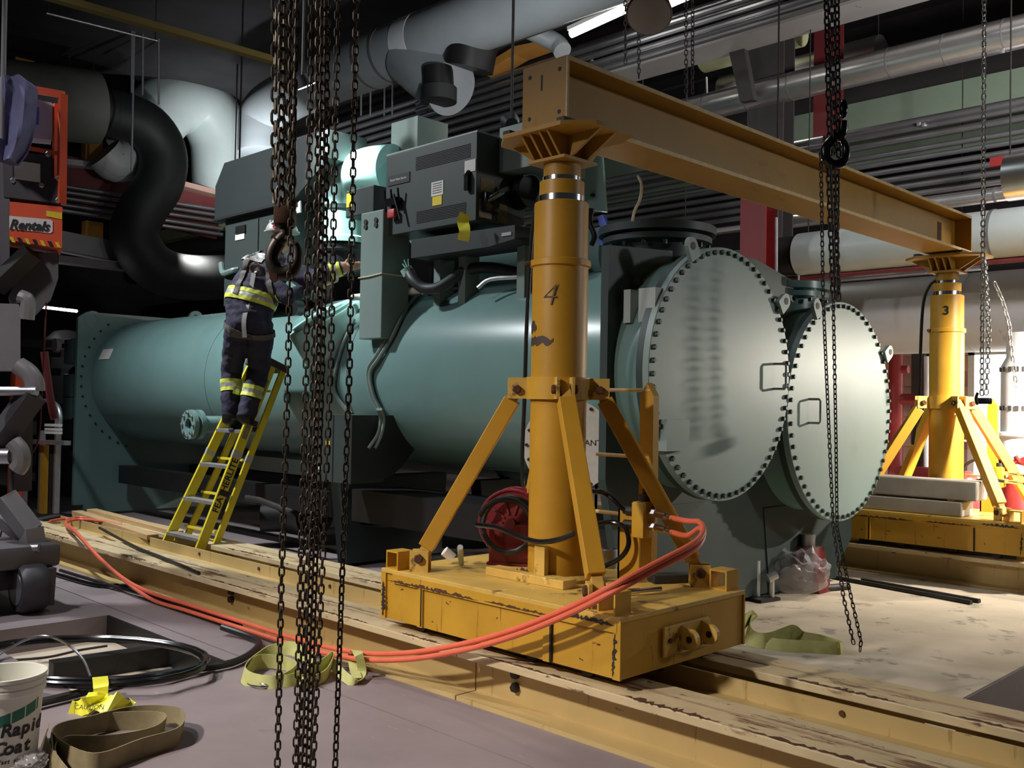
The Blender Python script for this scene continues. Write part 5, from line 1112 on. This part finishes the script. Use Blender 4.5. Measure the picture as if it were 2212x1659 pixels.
# conduit bank, right
zs = [4.16, 4.27, 4.38, 4.49, 4.60, 4.71, 4.86, 4.98, 5.06]
for k, z in enumerate(zs):
    pipe('grey conduit in the wide bank behind the right of the beam, %s from the bottom' % ORD[k], (-13, 12.0, z), (-.5, 12.0, z), .036 if k < 6 else .045, 'conduit', 'conduit', 'conduit', 'right conduit bank', seg=12)
tag(MB().box((-13, 12.25, 4.05), (-.5, 12.4, 4.12)).build('cable_tray', 'pipe_mid', smooth=False), 'grey cable tray behind the right conduit bank', 'cable tray')
for k in range(4):
    z = 3.70-.16*k; pipe('dim conduit in the low bank under the yellow beam, %s from the top' % ORD[k], (-14, 12.2, z), (-4.2, 12.2, z), .05, 'conduit', 'conduit', 'conduit', 'low conduit bank', seg=12)
pipe('silver water pipe just above the right end of the beam', (-7.0, 11.6, 3.93), (-.8, 11.6, 3.93), .085, 'pipe_silver', bands=(.25, .5, .62))
pipe('ribbed silver insulated duct high at the right', (-8.6, 11.0, 5.5), (-.8, 11.0, 5.5), .175, 'pipe_silver', bands=[.08*i for i in range(2, 12)], bw=.015, br=1.012, name='insulated_duct', cat='duct')
tag(MB().box((-14, 13.2, 4.95), (-.5, 13.5, 5.85)).build('concrete_beam', 'concrete_green', smooth=False), 'green painted concrete beam behind the silver duct', 'beam')
tag(MB().box((-9.5, 10.2, 5.98), (-.8, 10.7, 6.22)).build('air_duct', 'pipe_mid', smooth=False), 'flat grey air duct along the top right', 'duct')
tag(MB().box((-11, 9.6, 6.7), (-3.0, 10.0, 6.82)).build('cable_tray', 'col_grey', smooth=False), 'dark grey cable tray crossing the top centre', 'cable tray')
for k in range(4):
    q = U(1500, 92-20*k, y=9.8); pipe('dim conduit above the middle of the yellow beam, %s from the bottom' % ORD[k], (-12, 9.8, q.z), (-3.5, 9.8, q.z), .04, 'conduit', 'conduit', 'conduit', 'conduits above the beam', seg=10)
q = U(1480, 150, y=12.0); pipe('cream yellow pipe seen above the yellow beam', (-8.1, 12.0, q.z+.1), (-6.55, 12.0, q.z+.1), .22, 'cream_pipe')
q = U(1540, 205, y=12.4); pipe('bright silver duct glowing above the yellow beam', (-8.0, 12.4, q.z), (-5.6, 12.4, q.z), .24, 'pipe_silver', name='insulated_duct', cat='duct')
tag(MB().tube([U(1430, 195, y=11.5), U(1525, 170, y=11.5), U(1526, 235, y=11.5)], .03, 8).build('bent_pipe', 'black'), 'black bent pipe in front of the glowing silver duct', 'pipe')
# columns
def column(label, px0, px1, y, m, ztop=7.6, zb=0, fl_=True):
    a = U(px0, 400, y=y); c = U(px1, 400, y=y); t = thing('steel_column', label, 'column', ((a.x+c.x)/2, y, zb))
    MB().box((a.x, y, zb), (c.x, y+.02, ztop)).build('flange', m, t, smooth=False); MB().box((a.x, y+.26, zb), (c.x, y+.28, ztop)).build('flange', m, t, smooth=False)
    MB().box(((a.x+c.x)/2-.012, y+.02, zb), ((a.x+c.x)/2+.012, y+.26, ztop)).build('web', m, t, smooth=False)
    return t
column('wide dark grey column behind the middle of the beam', 1612, 1690, 11.0, 'col_grey', zb=3.4)
column('dark red column behind the right chain hoist', 1755, 1797, 11.3, 'red_steel', zb=4.9)
column('red column seen just above the near end cover', 1600, 1655, 9.8, 'red_pipe', 3.9)
column('dark column on the pink wall left of the far post', 1972, 2000, 12.6, 'col_grey', 3.2)
pipe('slim silver riser pipe beside the red column', U(1677, 470, y=9.6), U(1677, 600, y=9.6), .016, 'galv', seg=8); 
pipe('pale vertical strip pipe left of the far gantry post', U(2001, 770, y=12.5), U(2001, 1050, y=12.5), .03, 'white_wrap', seg=10)
tag(MB().prism([U(1572, 100, y=10.6), U(1605, 95, y=10.6), U(1628, 215, y=10.6), U(1598, 220, y=10.6)], (0, .1, 0)).build('knee_brace', 'col_grey', smooth=False), 'dark knee brace leaning on the wide grey column', 'brace')
# big pipes at the right
pipe('huge grey pipe running behind the far gantry leg', (-8.5, 11.5, 2.60), (-.6, 11.5, 2.60), .45, 'pipe_mid', bands=(.34, .56, .78), bw=.012, br=1.006, bm_='pipe_grey')
pipe('pale grey pipe under the right end of the yellow beam', (-5.75, 10.6, 3.30), (-1.2, 10.6, 3.30), .26, 'pipe_pale', bands=(.48, .8))
tag(MB().tube([(-5.75, 10.6, 3.30), (-6.2, 10.7, 3.32), (-6.45, 11.0, 3.35)], .24, 24, smooth=4).build('pipe_elbow', 'black_duct'), 'black rubber bend on the left end of the pale pipe', 'pipe elbow')
pipe('thin dark rail pipe between the pale pipe and the huge grey pipe', (-7.5, 10.55, 3.02), (-1.2, 10.55, 3.02), .03, 'red_steel', seg=10)
wp = thing('wrapped_pipe', 'white wrapped vertical pipe with dark joint bands at the right edge', 'pipe', (-3.3, 11.0, 0))
MB().lathe((-3.36, 10.85, 0), (0, 0, 1), [(.26, 0), (.26, 1.22), (.30, 1.24), (.30, 1.27), (.22, 1.28), (.22, 1.95), (.17, 2.05), (.17, 2.3)], 36).build('pipe_body', 'white_wrap', wp)
for z in (1.52, 1.92): 
    for i in range(20):
        a = 2*PI*i/20; MB().obox((-3.36+.222*math.cos(a), 10.85+.222*math.sin(a), z), (.02, .035, .05), Matrix.Rotation(a, 3, 'Z')).build('joint_clip', 'pipe_dark', wp, smooth=False)
# red fire piping
rp = thing('fire_riser', 'dark red fire riser with branches against the pink wall', 'pipe', (-5.6, 12.4, 0))
q0 = U(1935, 900, y=12.3)
MB().cyl((q0.x, 12.3, .5), (q0.x, 12.3, 2.4), .09, 20).cyl((q0.x-.05, 12.3, 1.62), (q0.x+.3, 12.3, 1.62), .07, 16).cyl((q0.x-.02, 12.3, 2.0), (q0.x+.16, 12.3, 2.0), .05, 14).build('riser', 'red_pipe', rp)
MB().cyl((q0.x-.02, 12.3, .62), (q0.x+.55, 12.3, .62), .16, 20).cyl((q0.x+.5, 12.3, .5), (q0.x+1.4, 12.3, .55), .07, 16).build('valve_body', 'red_pipe', rp)
MB().tube([(q0.x+1.2, 12.2, .9), (q0.x+1.8, 12.2, .92), (q0.x+2.6, 12.0, .95)], .04, 10).tube([(q0.x+1.2, 12.2, .82), (q0.x+1.8, 12.2, .84), (q0.x+2.6, 12.0, .86)], .03, 10).build('branch', 'red_pipe', rp)
for k, (px, py, r) in enumerate(((2085, 1090, .14), (2200, 1090, .16))):
    q = U(px, py, y=10.2); tag(MB().lathe((q.x, 10.2, .0), (0, 0, 1), [(r, 0), (r, .7), (r*.8, .82), (r*.3, .88)], 24).build('drum', 'red_pipe'), ['small red drum behind the far gantry base', 'red drum at the right edge behind the far gantry base'][k], 'drum')
tag(MB().tube([U(2195, 985, y=10.0), U(2210, 1000, y=10.0), U(2240, 975, y=10.0)], .03, 10, smooth=3).tube([U(2185, 1000, y=10.0), U(2240, 985, y=10.0)], .025, 8).build('red_hose', 'red_pipe'), 'red pipes entering at the right edge', 'pipe')
girder('orange lit beam at the right edge above the pale pipe', U(2145, 488, y=12.3), U(2260, 470, y=12.3), .2, .16, 'lift_orange')
pipe('short silver capped tank end at the right edge', U(2178, 385, y=9.0), U(2290, 370, y=9.0)+Vector((.3, 0, 0)), .20, 'pipe_silver', name='tank_end', cat='tank')
girder('red band on the silver pipe at the right edge', U(2140, 352, y=11.4), U(2180, 345, y=11.4), .06, .1, 'red_pipe')
for k, (px, py) in enumerate(((2165, 110), (1985, 268), (1995, 270), (1700, 315))):
    q = U(px, py, y=10.84 if k == 0 else 11.94); tag(MB().obox(q, (.05, .04, .05), None, .01).build('pipe_clip', 'galv'), ['bright clip under the silver duct at the right edge', 'bright clip on the right conduit bank, left one', 'bright clip on the right conduit bank, right one', 'bright clip at the left end of the right conduit bank'][k], 'clip')
# hangers
for k, px in enumerate((780, 800, 830, 847, 1725)):
    y0, y1 = (165, 250) if k < 4 else (565, 605)
    pipe('thin hanger rod dropping from the pipes above the chiller, %s from the left' % ORD[k], U(px, y0, y=9.6 if k < 4 else 10.5), U(px, y1, y=9.6 if k < 4 else 10.5), .014, 'galv', 'hanger_rod', 'rod', 'hanger rods above the chiller', seg=8)
# strip light and round lamp
sl = thing('strip_light', 'bright fluorescent strip light above the yellow beam', 'light fixture', U(1290, 50, y=9.0))
a, c = U(1234, 74, y=9.0), U(1352, 20, y=9.0); MB().bar(a+Vector((0, 0, .05)), c+Vector((0, 0, .05)), .16, .05).build('fixture_body', 'white_label', sl, smooth=False); MB().cyl(a, c, .045, 14).build('light_tube', 'glow_tube', sl); MB().cyl(a, (a.x, a.y, 7.6), .008, 6).cyl(c, (c.x, c.y, 7.6), .008, 6).build('hanger', 'dark_steel', sl)
s2 = thing('strip_light', 'short bright strip light beyond the round lamp', 'light fixture', U(1470, 5, y=9.0))
a, c = U(1440, 12, y=9.0), U(1500, -14, y=9.0); MB().bar(a+Vector((0, 0, .05)), c+Vector((0, 0, .05)), .16, .05).build('fixture_body', 'white_label', s2, smooth=False); MB().cyl(a, c, .04, 14).build('light_tube', 'glow_tube', s2); MB().cyl(a, (a.x, a.y, 7.6), .008, 6).cyl(c, (c.x, c.y, 7.6), .008, 6).build('hanger', 'dark_steel', s2)
bl_ = thing('bay_lamp', 'unlit round high bay lamp hanging above the yellow beam', 'light fixture', U(1402, 40, d=6.2))
c = U(1402, 30, d=6.2); ax_ = Vector((.35, -.55, -.75)).normalized()
MB().lathe(c, ax_, [(.03, -.32), (.07, -.28), (.09, -.18), (.135, -.06), (.148, .0), (.140, .012)], 36).build('lamp_shade', 'red_steel', bl_)
MB().lathe(c, ax_, [(.139, .0), (.137, .012), (.11, .022), (.05, .03)], 36).build('lamp_lens', 'lamp_glass', bl_)
MB().tube([c-ax_*.3, c-ax_*.32+Vector((0, 0, .2)), c+Vector((0, 0, 1.4))], .012, 8).build('lamp_cord', 'black', bl_)
# work lights the crew has set behind the motor and by the far leg
def worklight(label, p, power, col, tgt, sp=110):
    t = thing('work_light', label, 'work light', Vector(p)-Vector((0, 0, .1)))
    d = (Vector(tgt)-Vector(p)).normalized(); p = Vector(p)
    MB().cyl(p-d*.12, p-d*.02, .06, 16, .09).build('lamp_head', 'black', t); MB().cyl(p-d*.02, p-d*.012, .08, 18).build('lamp_face', 'glow_spot', t)
    MB().cyl(p-d*.1, (Vector((p.x-d.x*.1, p.y-d.y*.1, 7.6)) if p.z > 3.5 else Vector((p.x-d.x*.1, p.y-d.y*.1, 0))), .013, 8).build('lamp_bracket', 'dark_steel', t)
    lamp('work_light_glow', p+d*.03, power, col, .16, tgt, spread=math.radians(sp))
    return t
worklight('work light behind the motor hood shining on the pale pipes', U(505, 440, x=-16.2), 24, (.92, .98, 1), (-17.0, 9.3, 6.2))
worklight('work light under the overhead pipe bend, hidden by the motor hood', (-13.0, 7.3, 4.4), 34, (.92, .98, 1), (-13.9, 8.2, 5.4))
worklight('work light above the motor hood shining on the compressor', U(664, 190, y=4.75), 24, (.85, 1, .98), (-7.35, 5.4, 3.2), 62)
worklight('bright work light on the relay boxes left of the beam end', U(1100, 262, y=6.2), 26, (.95, .98, 1), (-9.5, 8.2, 6.2))
worklight('work light standing right of the far gantry leg', (-1.2, 11.6, 2.2), 300, (1, .93, .78), (-3.6, 9.4, 1.1))
worklight('small work light glowing under the pale teal board', U(1310, 533, y=6.6), 8, (1, .9, .75), (-4.6, 6.4, 2.6))
# ---------------------------------------------------------------- boom lift at the left edge
LYp = 2.6
bm_l = thing('boom_lift', 'grey boom lift with orange rental sign at the left edge', 'boom lift', (-7.8, 2.3, 0))
CH = U(60, 500, d=1)-CP; CH.z = 0; CH.normalize()
def P(px, py, y=LYp): return U(px, py, d=6.9+(y-LYp))
def plate(px, name, m, th=.04, y=LYp, parent=None): return MB().prism([P(a, c, y) for a, c in px], CH*th).build(name, m, parent or bm_l, smooth=False)
plate([(18, 435), (135, 447), (134, 537), (16, 518)], 'control_box', 'lift_orange', .35)
plate([(5, 325), (112, 335), (112, 385), (131, 388), (131, 440), (8, 425)], 'control_panel', 'lift_dark', .3, LYp-.01)
plate([(30, 346), (87, 354), (87, 394), (31, 386)], 'label_plate', 'white_label', .006, LYp-.018)
for a, c in ((28, 390), (90, 400), (127, 386), (126, 433), (104, 333)): q = P(a, c, LYp-.012); hexbolt(bm_l, q, -CH, .02, .012, 'galv')
MB().bar(P(136, 205), P(133, 440), .05, .05, up=(0, 1, 0)).build('frame_tube', 'lift_orange', bm_l, smooth=False)
MB().bar(P(70, 193), P(137, 205), .05, .05, up=(0, 1, 0)).build('frame_tube', 'lift_orange', bm_l, smooth=False)
MB().bar(P(122, 225, LYp+.08), P(121, 400, LYp+.08), .04, .04, up=(0, 1, 0)).build('frame_tube', 'lift_orange', bm_l, smooth=False)
MB().bar(P(50, 318), P(128, 332), .03, .03, up=(0, 1, 0)).build('frame_tube', 'lift_orange', bm_l, smooth=False)
plate([(60, 210), (113, 222), (111, 302), (58, 297)], 'document_box', 'doc_box', .15, LYp+.03)
plate([(70, 229), (83, 231), (82, 269), (69, 267)], 'blue_sticker', 'blue', .004, LYp+.024)
plate([(20, 466), (108, 474), (114, 478), (114, 500), (109, 504), (20, 494)], 'sign', 'white_label', .004, LYp-.006)
q0, q1 = P(24, 485, LYp-.011), P(102, 490, LYp-.011); text('Rentals', .095, 'print', bm_l, (q0+q1)/2, (q1-q0), (0, 0, 1), depth=.001, bold=.0025, italic=.25)
plate([(100, 455), (134, 460), (134, 474), (100, 467)], 'warning_sticker', 'yellow_label', .004, LYp-.006)
for i in range(7):
    x0 = 20+i*16.4
    plate([(x0, 511+i*1.9), (x0+8, 512+i*1.9), (x0+14, 524+i*1.9), (x0+6, 523+i*1.9)], 'hazard_stripe', 'yellow_label' if i % 2 == 0 else 'black', .004, LYp-.006)
plate([(0, 325), (22, 330), (20, 600), (0, 600)], 'mast', 'lift_grey', .3, LYp+.0)
plate([(66, 548), (126, 545), (126, 600), (112, 640), (68, 685), (52, 640), (22, 655), (18, 640)], 'shroud', 'lift_grey', .3, LYp+.1)
MB().bar(P(70, 545, 2.62), P(-10, 620, 2.62), .10, .12, up=(0, 1, 0)).build('boom_arm', 'black', bm_l, smooth=False)
plate([(-5, 655), (44, 657), (44, 800), (-5, 800)], 'hydraulic_tank', 'lift_light', .35, LYp-.05)
MB().tube([P(44, 640, 2.55), P(60, 650, 2.55), P(58, 690, 2.55)], .05, 10, smooth=4).build('boom_link', 'lift_light', bm_l)
MB().tube([P(40, 790, 2.55), P(62, 805, 2.55), P(74, 825, 2.55), P(76, 845, 2.55)], .065, 12, smooth=4).build('boom_link', 'lift_light', bm_l)
MB().cyl(P(-10, 845, 2.5), P(80, 845, 2.5), .032, 14).build('pivot_pin', 'galv', bm_l)
MB().bar(P(72, 850, 2.55), P(-10, 965, 2.55), .14, .14, up=(0, 1, 0)).build('boom_arm', 'lift_dark', bm_l, smooth=False)
MB().cyl(P(-10, 985, 2.5), P(24, 985, 2.5), .055, 16).build('pivot_pin', 'galv', bm_l)
MB().tube([P(28, 955, 2.5), P(44, 975, 2.5), P(46, 1000, 2.5), P(36, 1015, 2.5)], .06, 10, smooth=4).build('boom_link', 'lift_light', bm_l)
MB().bar(P(48, 860, 2.65), P(44, 1060, 2.65), .10, .12, up=(0, 1, 0)).build('boom_arm', 'lift_dark', bm_l, smooth=False)
MB().bar(P(10, 1075, 2.5), P(68, 1150, 2.5), .14, .12, up=(0, 1, 0)).build('boom_arm', 'lift_light', bm_l, smooth=False)
MB().bar(P(66, 1140, 2.5), P(72, 1185, 2.5), .16, .12, up=(0, 1, 0)).build('boom_foot', 'lift_light', bm_l, smooth=False)
MB().bar(P(-10, 1110, 2.6), P(60, 1165, 2.6), .10, .08, up=(0, 1, 0)).build('tie_bar', 'lift_light', bm_l, smooth=False)
MB().cyl(P(45, 1187, 2.35), P(85, 1184, 2.35), .03, 12).build('pivot_pin', 'galv', bm_l)
MB().box((-9.2, 1.75, .30), (-6.98, 2.62, .46), .03).build('chassis', 'lift_grey', bm_l)
MB().box((-9.2, 1.85, .16), (-7.05, 2.55, .30), .02).build('chassis_belly', 'black', bm_l)
for x, y in ((-7.02, 2.42), (-8.7, 2.42), (-8.7, 1.85), (-7.02, 1.85)):
    wl = MB().lathe((x, y-.08, .17), (0, 1, 0), [(.10, 0), (.15, .0), (.17, .03), (.17, .15), (.15, .18), (.10, .18)], 32).build('wheel', 'lift_dark', bm_l)
    MB().lathe((x, y-.085, .17), (0, 1, 0), [(.11, 0), (.11, .01), (.03, .02)], 20).build('wheel_hub', 'galv', wl)
MB().prism([(-7.35, 2.52, .04), (-6.96, 2.52, .04), (-6.93, 2.52, .30), (-7.25, 2.52, .30)], (0, .05, 0)).build('wheel_fork', 'lift_grey', bm_l, smooth=False)
# jacket on the lift frame
def cloth(px, y, name, m, label, cat, th=.05, rows=14, cols=12):
    b = MB(); L_, R_ = px; F = []; B = []
    def ip(side, t):
        t *= len(side)-1; i = min(int(t), len(side)-2); f = t-i; return (side[i][0]+(side[i+1][0]-side[i][0])*f, side[i][1]+(side[i+1][1]-side[i][1])*f)
    for r in range(rows+1):
        a = ip(L_, r/rows); c = ip(R_, r/rows); fr = []; br = []
        for k in range(cols+1):
            u = k/cols; p = U(a[0]+(c[0]-a[0])*u, a[1]+(c[1]-a[1])*u, d=6.75)
            off = .07*math.sin(u*10+r*.18)+.02*noise.noise(p*6); e = math.sin(PI*u)*th
            fr.append(b.bm.verts.new(p+CH*(-e-off*.6-.02))); br.append(b.bm.verts.new(p+CH*(e*.5+.06)))
        F.append(fr); B.append(br)
    for G_, fl in ((F, 0), (B, 1)):
        for r in range(rows):
            for k in range(cols): b.bm.faces.new((G_[r][k], G_[r][k+1], G_[r+1][k+1], G_[r+1][k]))
    ring = lambda G_: G_[0]+[G_[r][cols] for r in range(1, rows+1)]+G_[rows][::-1][1:]+[G_[r][0] for r in range(rows-1, 0, -1)]
    A, C = ring(F), ring(B)
    for i in range(len(A)): b.bm.faces.new((A[i], A[(i+1) % len(A)], C[(i+1) % len(A)], C[i]))
    return tag(b.build(name, m), label, cat)
cloth(([(0, 168), (-4, 250), (-2, 345)], [(52, 170), (82, 188), (80, 240), (74, 290), (60, 330), (40, 355)]), 2.5, 'jacket', 'jacket', 'faded navy work jacket hanging over the top of the boom lift frame', 'jacket', .06)
tag(MB().cyl(P(11, -20, 2.4), P(4, 300, 2.4), .017, 12).build('mast_tube', 'lift_light'), 'slim pale vertical tube in front of the hanging jacket', 'tube')
hose('thin dark red cable hanging down past the boom lift', [P(102, 545, 2.75), P(100, 650, 2.75), P(95, 760, 2.75), P(90, 860, 2.75), P(80, 960, 2.72), P(40, 1010, 2.7), P(20, 1090, 2.68), P(0, 1160, 2.68)], .006, 'red_steel', 'cable', 'cable', seg=8)
hose('brown rubber cable bundle hanging behind the boom lift', [P(96, 760, 3.3), P(103, 820, 3.3), P(112, 880, 3.3), P(118, 905, 3.3)], .03, 'red_steel', 'cable', 'cable')
# pipe stand and clutter between the lift and the chiller
ps = thing('pipe_stand', 'grey strut pipe stand with a yellow post left of the chiller', 'stand', U(95, 1112, y=4.3))
YS = 4.3
for px, y0, y1, m, nm, w_ in ((57, 905, 1112, 'galv', 'upright', .05), (126, 905, 1110, 'galv', 'upright', .05), (115, 980, 1108, 'dark_steel', 'upright', .05), (97, 962, 1110, 'yellow', 'yellow_post', .10), (92, 930, 1108, 'galv', 'upright', .04)):
    a = U(px, y0, y=YS); c = U(px, y1, y=YS); MB().box((a.x-w_/2, YS-.03, max(0, c.z)), (a.x+w_/2, YS+.03, a.z)).build(nm, m, ps, smooth=False)
a, c = U(44, 953, y=YS-.05), U(146, 957, y=YS-.05); MB().bar(a, c, .05, .07, up=(0, 1, 0)).build('strut_rail', 'galv', ps, smooth=False)
for i in range(8): q = a.lerp(c, (i+.5)/8); MB().obox(q-Vector((0, .028, 0)), (.05, .006, .02)).build('strut_slot', 'print', ps, smooth=False)
MB().tube([U(70, 880, y=YS), U(80, 868, y=YS), U(105, 866, y=YS), U(125, 878, y=YS), U(131, 905, y=YS), U(128, 930, y=YS)], .025, 10, smooth=4).build('bent_tube', 'galv', ps)
for z in (918, 927, 934): MB().bar(U(100, z, y=YS-.06), U(131, z+1, y=YS-.06), .03, .04, up=(0, 1, 0)).build('tape_wrap', 'white_label', ps, smooth=False)
pn = thing('electric_panel', 'grey electrical panel with white meter plate behind the pipe stand', 'panel', U(85, 1010, y=5.6))
a, c = U(40, 870, y=5.6), U(150, 1060, y=5.6); MB().box((a.x, 5.6, 0), (c.x, 5.8, a.z)).build('panel_body', 'lift_grey', pn, smooth=False)
for p0, p1, m in (((67, 910), (88, 940), 'white_label'), ((94, 880), (108, 905), 'lift_light'), ((118, 880), (124, 905), 'lift_light'), ((64, 965), (86, 1008), 'lift_light'), ((65, 1020), (82, 1040), 'white_label')):
    a, c = U(*p0, y=5.59), U(*p1, y=5.59); MB().box((a.x, 5.585, c.z), (c.x, 5.6, a.z)).build('panel_plate', m, pn, smooth=False)
for k, (px, y0, y1, y, m) in enumerate(((28, 805, 960, 4.0, 'lift_orange'), (138, 960, 1060, 6.2, 'lift_orange'), (88, 770, 880, 5.2, 'black'))):
    a, c = U(px, y0, y=y), U(px, y1, y=y)
    tag(MB().box((a.x-.09, y, 0), (a.x+.09, y+.12, a.z), .01).build('rack_post', m, smooth=False), ['orange rack post half hidden by the boom lift', 'orange rack post beside the chiller end plate', 'black square post above the pipe stand'][k], 'post')
for k, py in enumerate((740, 760, 800, 1050, 1068)):
    a = U(20, py, y=6.0); c = U(140, py+4, y=6.0)
    tag(MB().bar(a, c, .12, .12 if k < 3 else .2, up=(0, 1, 0)).build('rack_beam', ['lift_light', 'lift_grey', 'lift_grey', 'lift_light', 'lift_dark'][k], smooth=False), 'grey rack crossbeam stacked behind the boom lift', 'rack beam', 'rack crossbeams by the lift')
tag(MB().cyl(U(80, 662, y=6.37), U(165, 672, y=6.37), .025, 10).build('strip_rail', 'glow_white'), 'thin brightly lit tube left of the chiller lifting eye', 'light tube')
q = U(118, 730, y=6.6); tag(MB().lathe((q.x, 6.8, 0), (0, 0, 1), [(.42, 0), (.42, 2.2), (.36, 2.5), (.2, 2.65), (.05, 2.68)], 28).build('storage_tank', 'lift_dark'), 'dark round topped tank left of the chiller end plate', 'tank')
q = U(95, 1085, y=6.0); tag(MB().box((q.x-1.4, 6.1, 0), (q.x+1.2, 6.9, .5)).build('equipment_crate', 'black', smooth=False), 'black crate on the floor behind the pipe stand', 'crate')
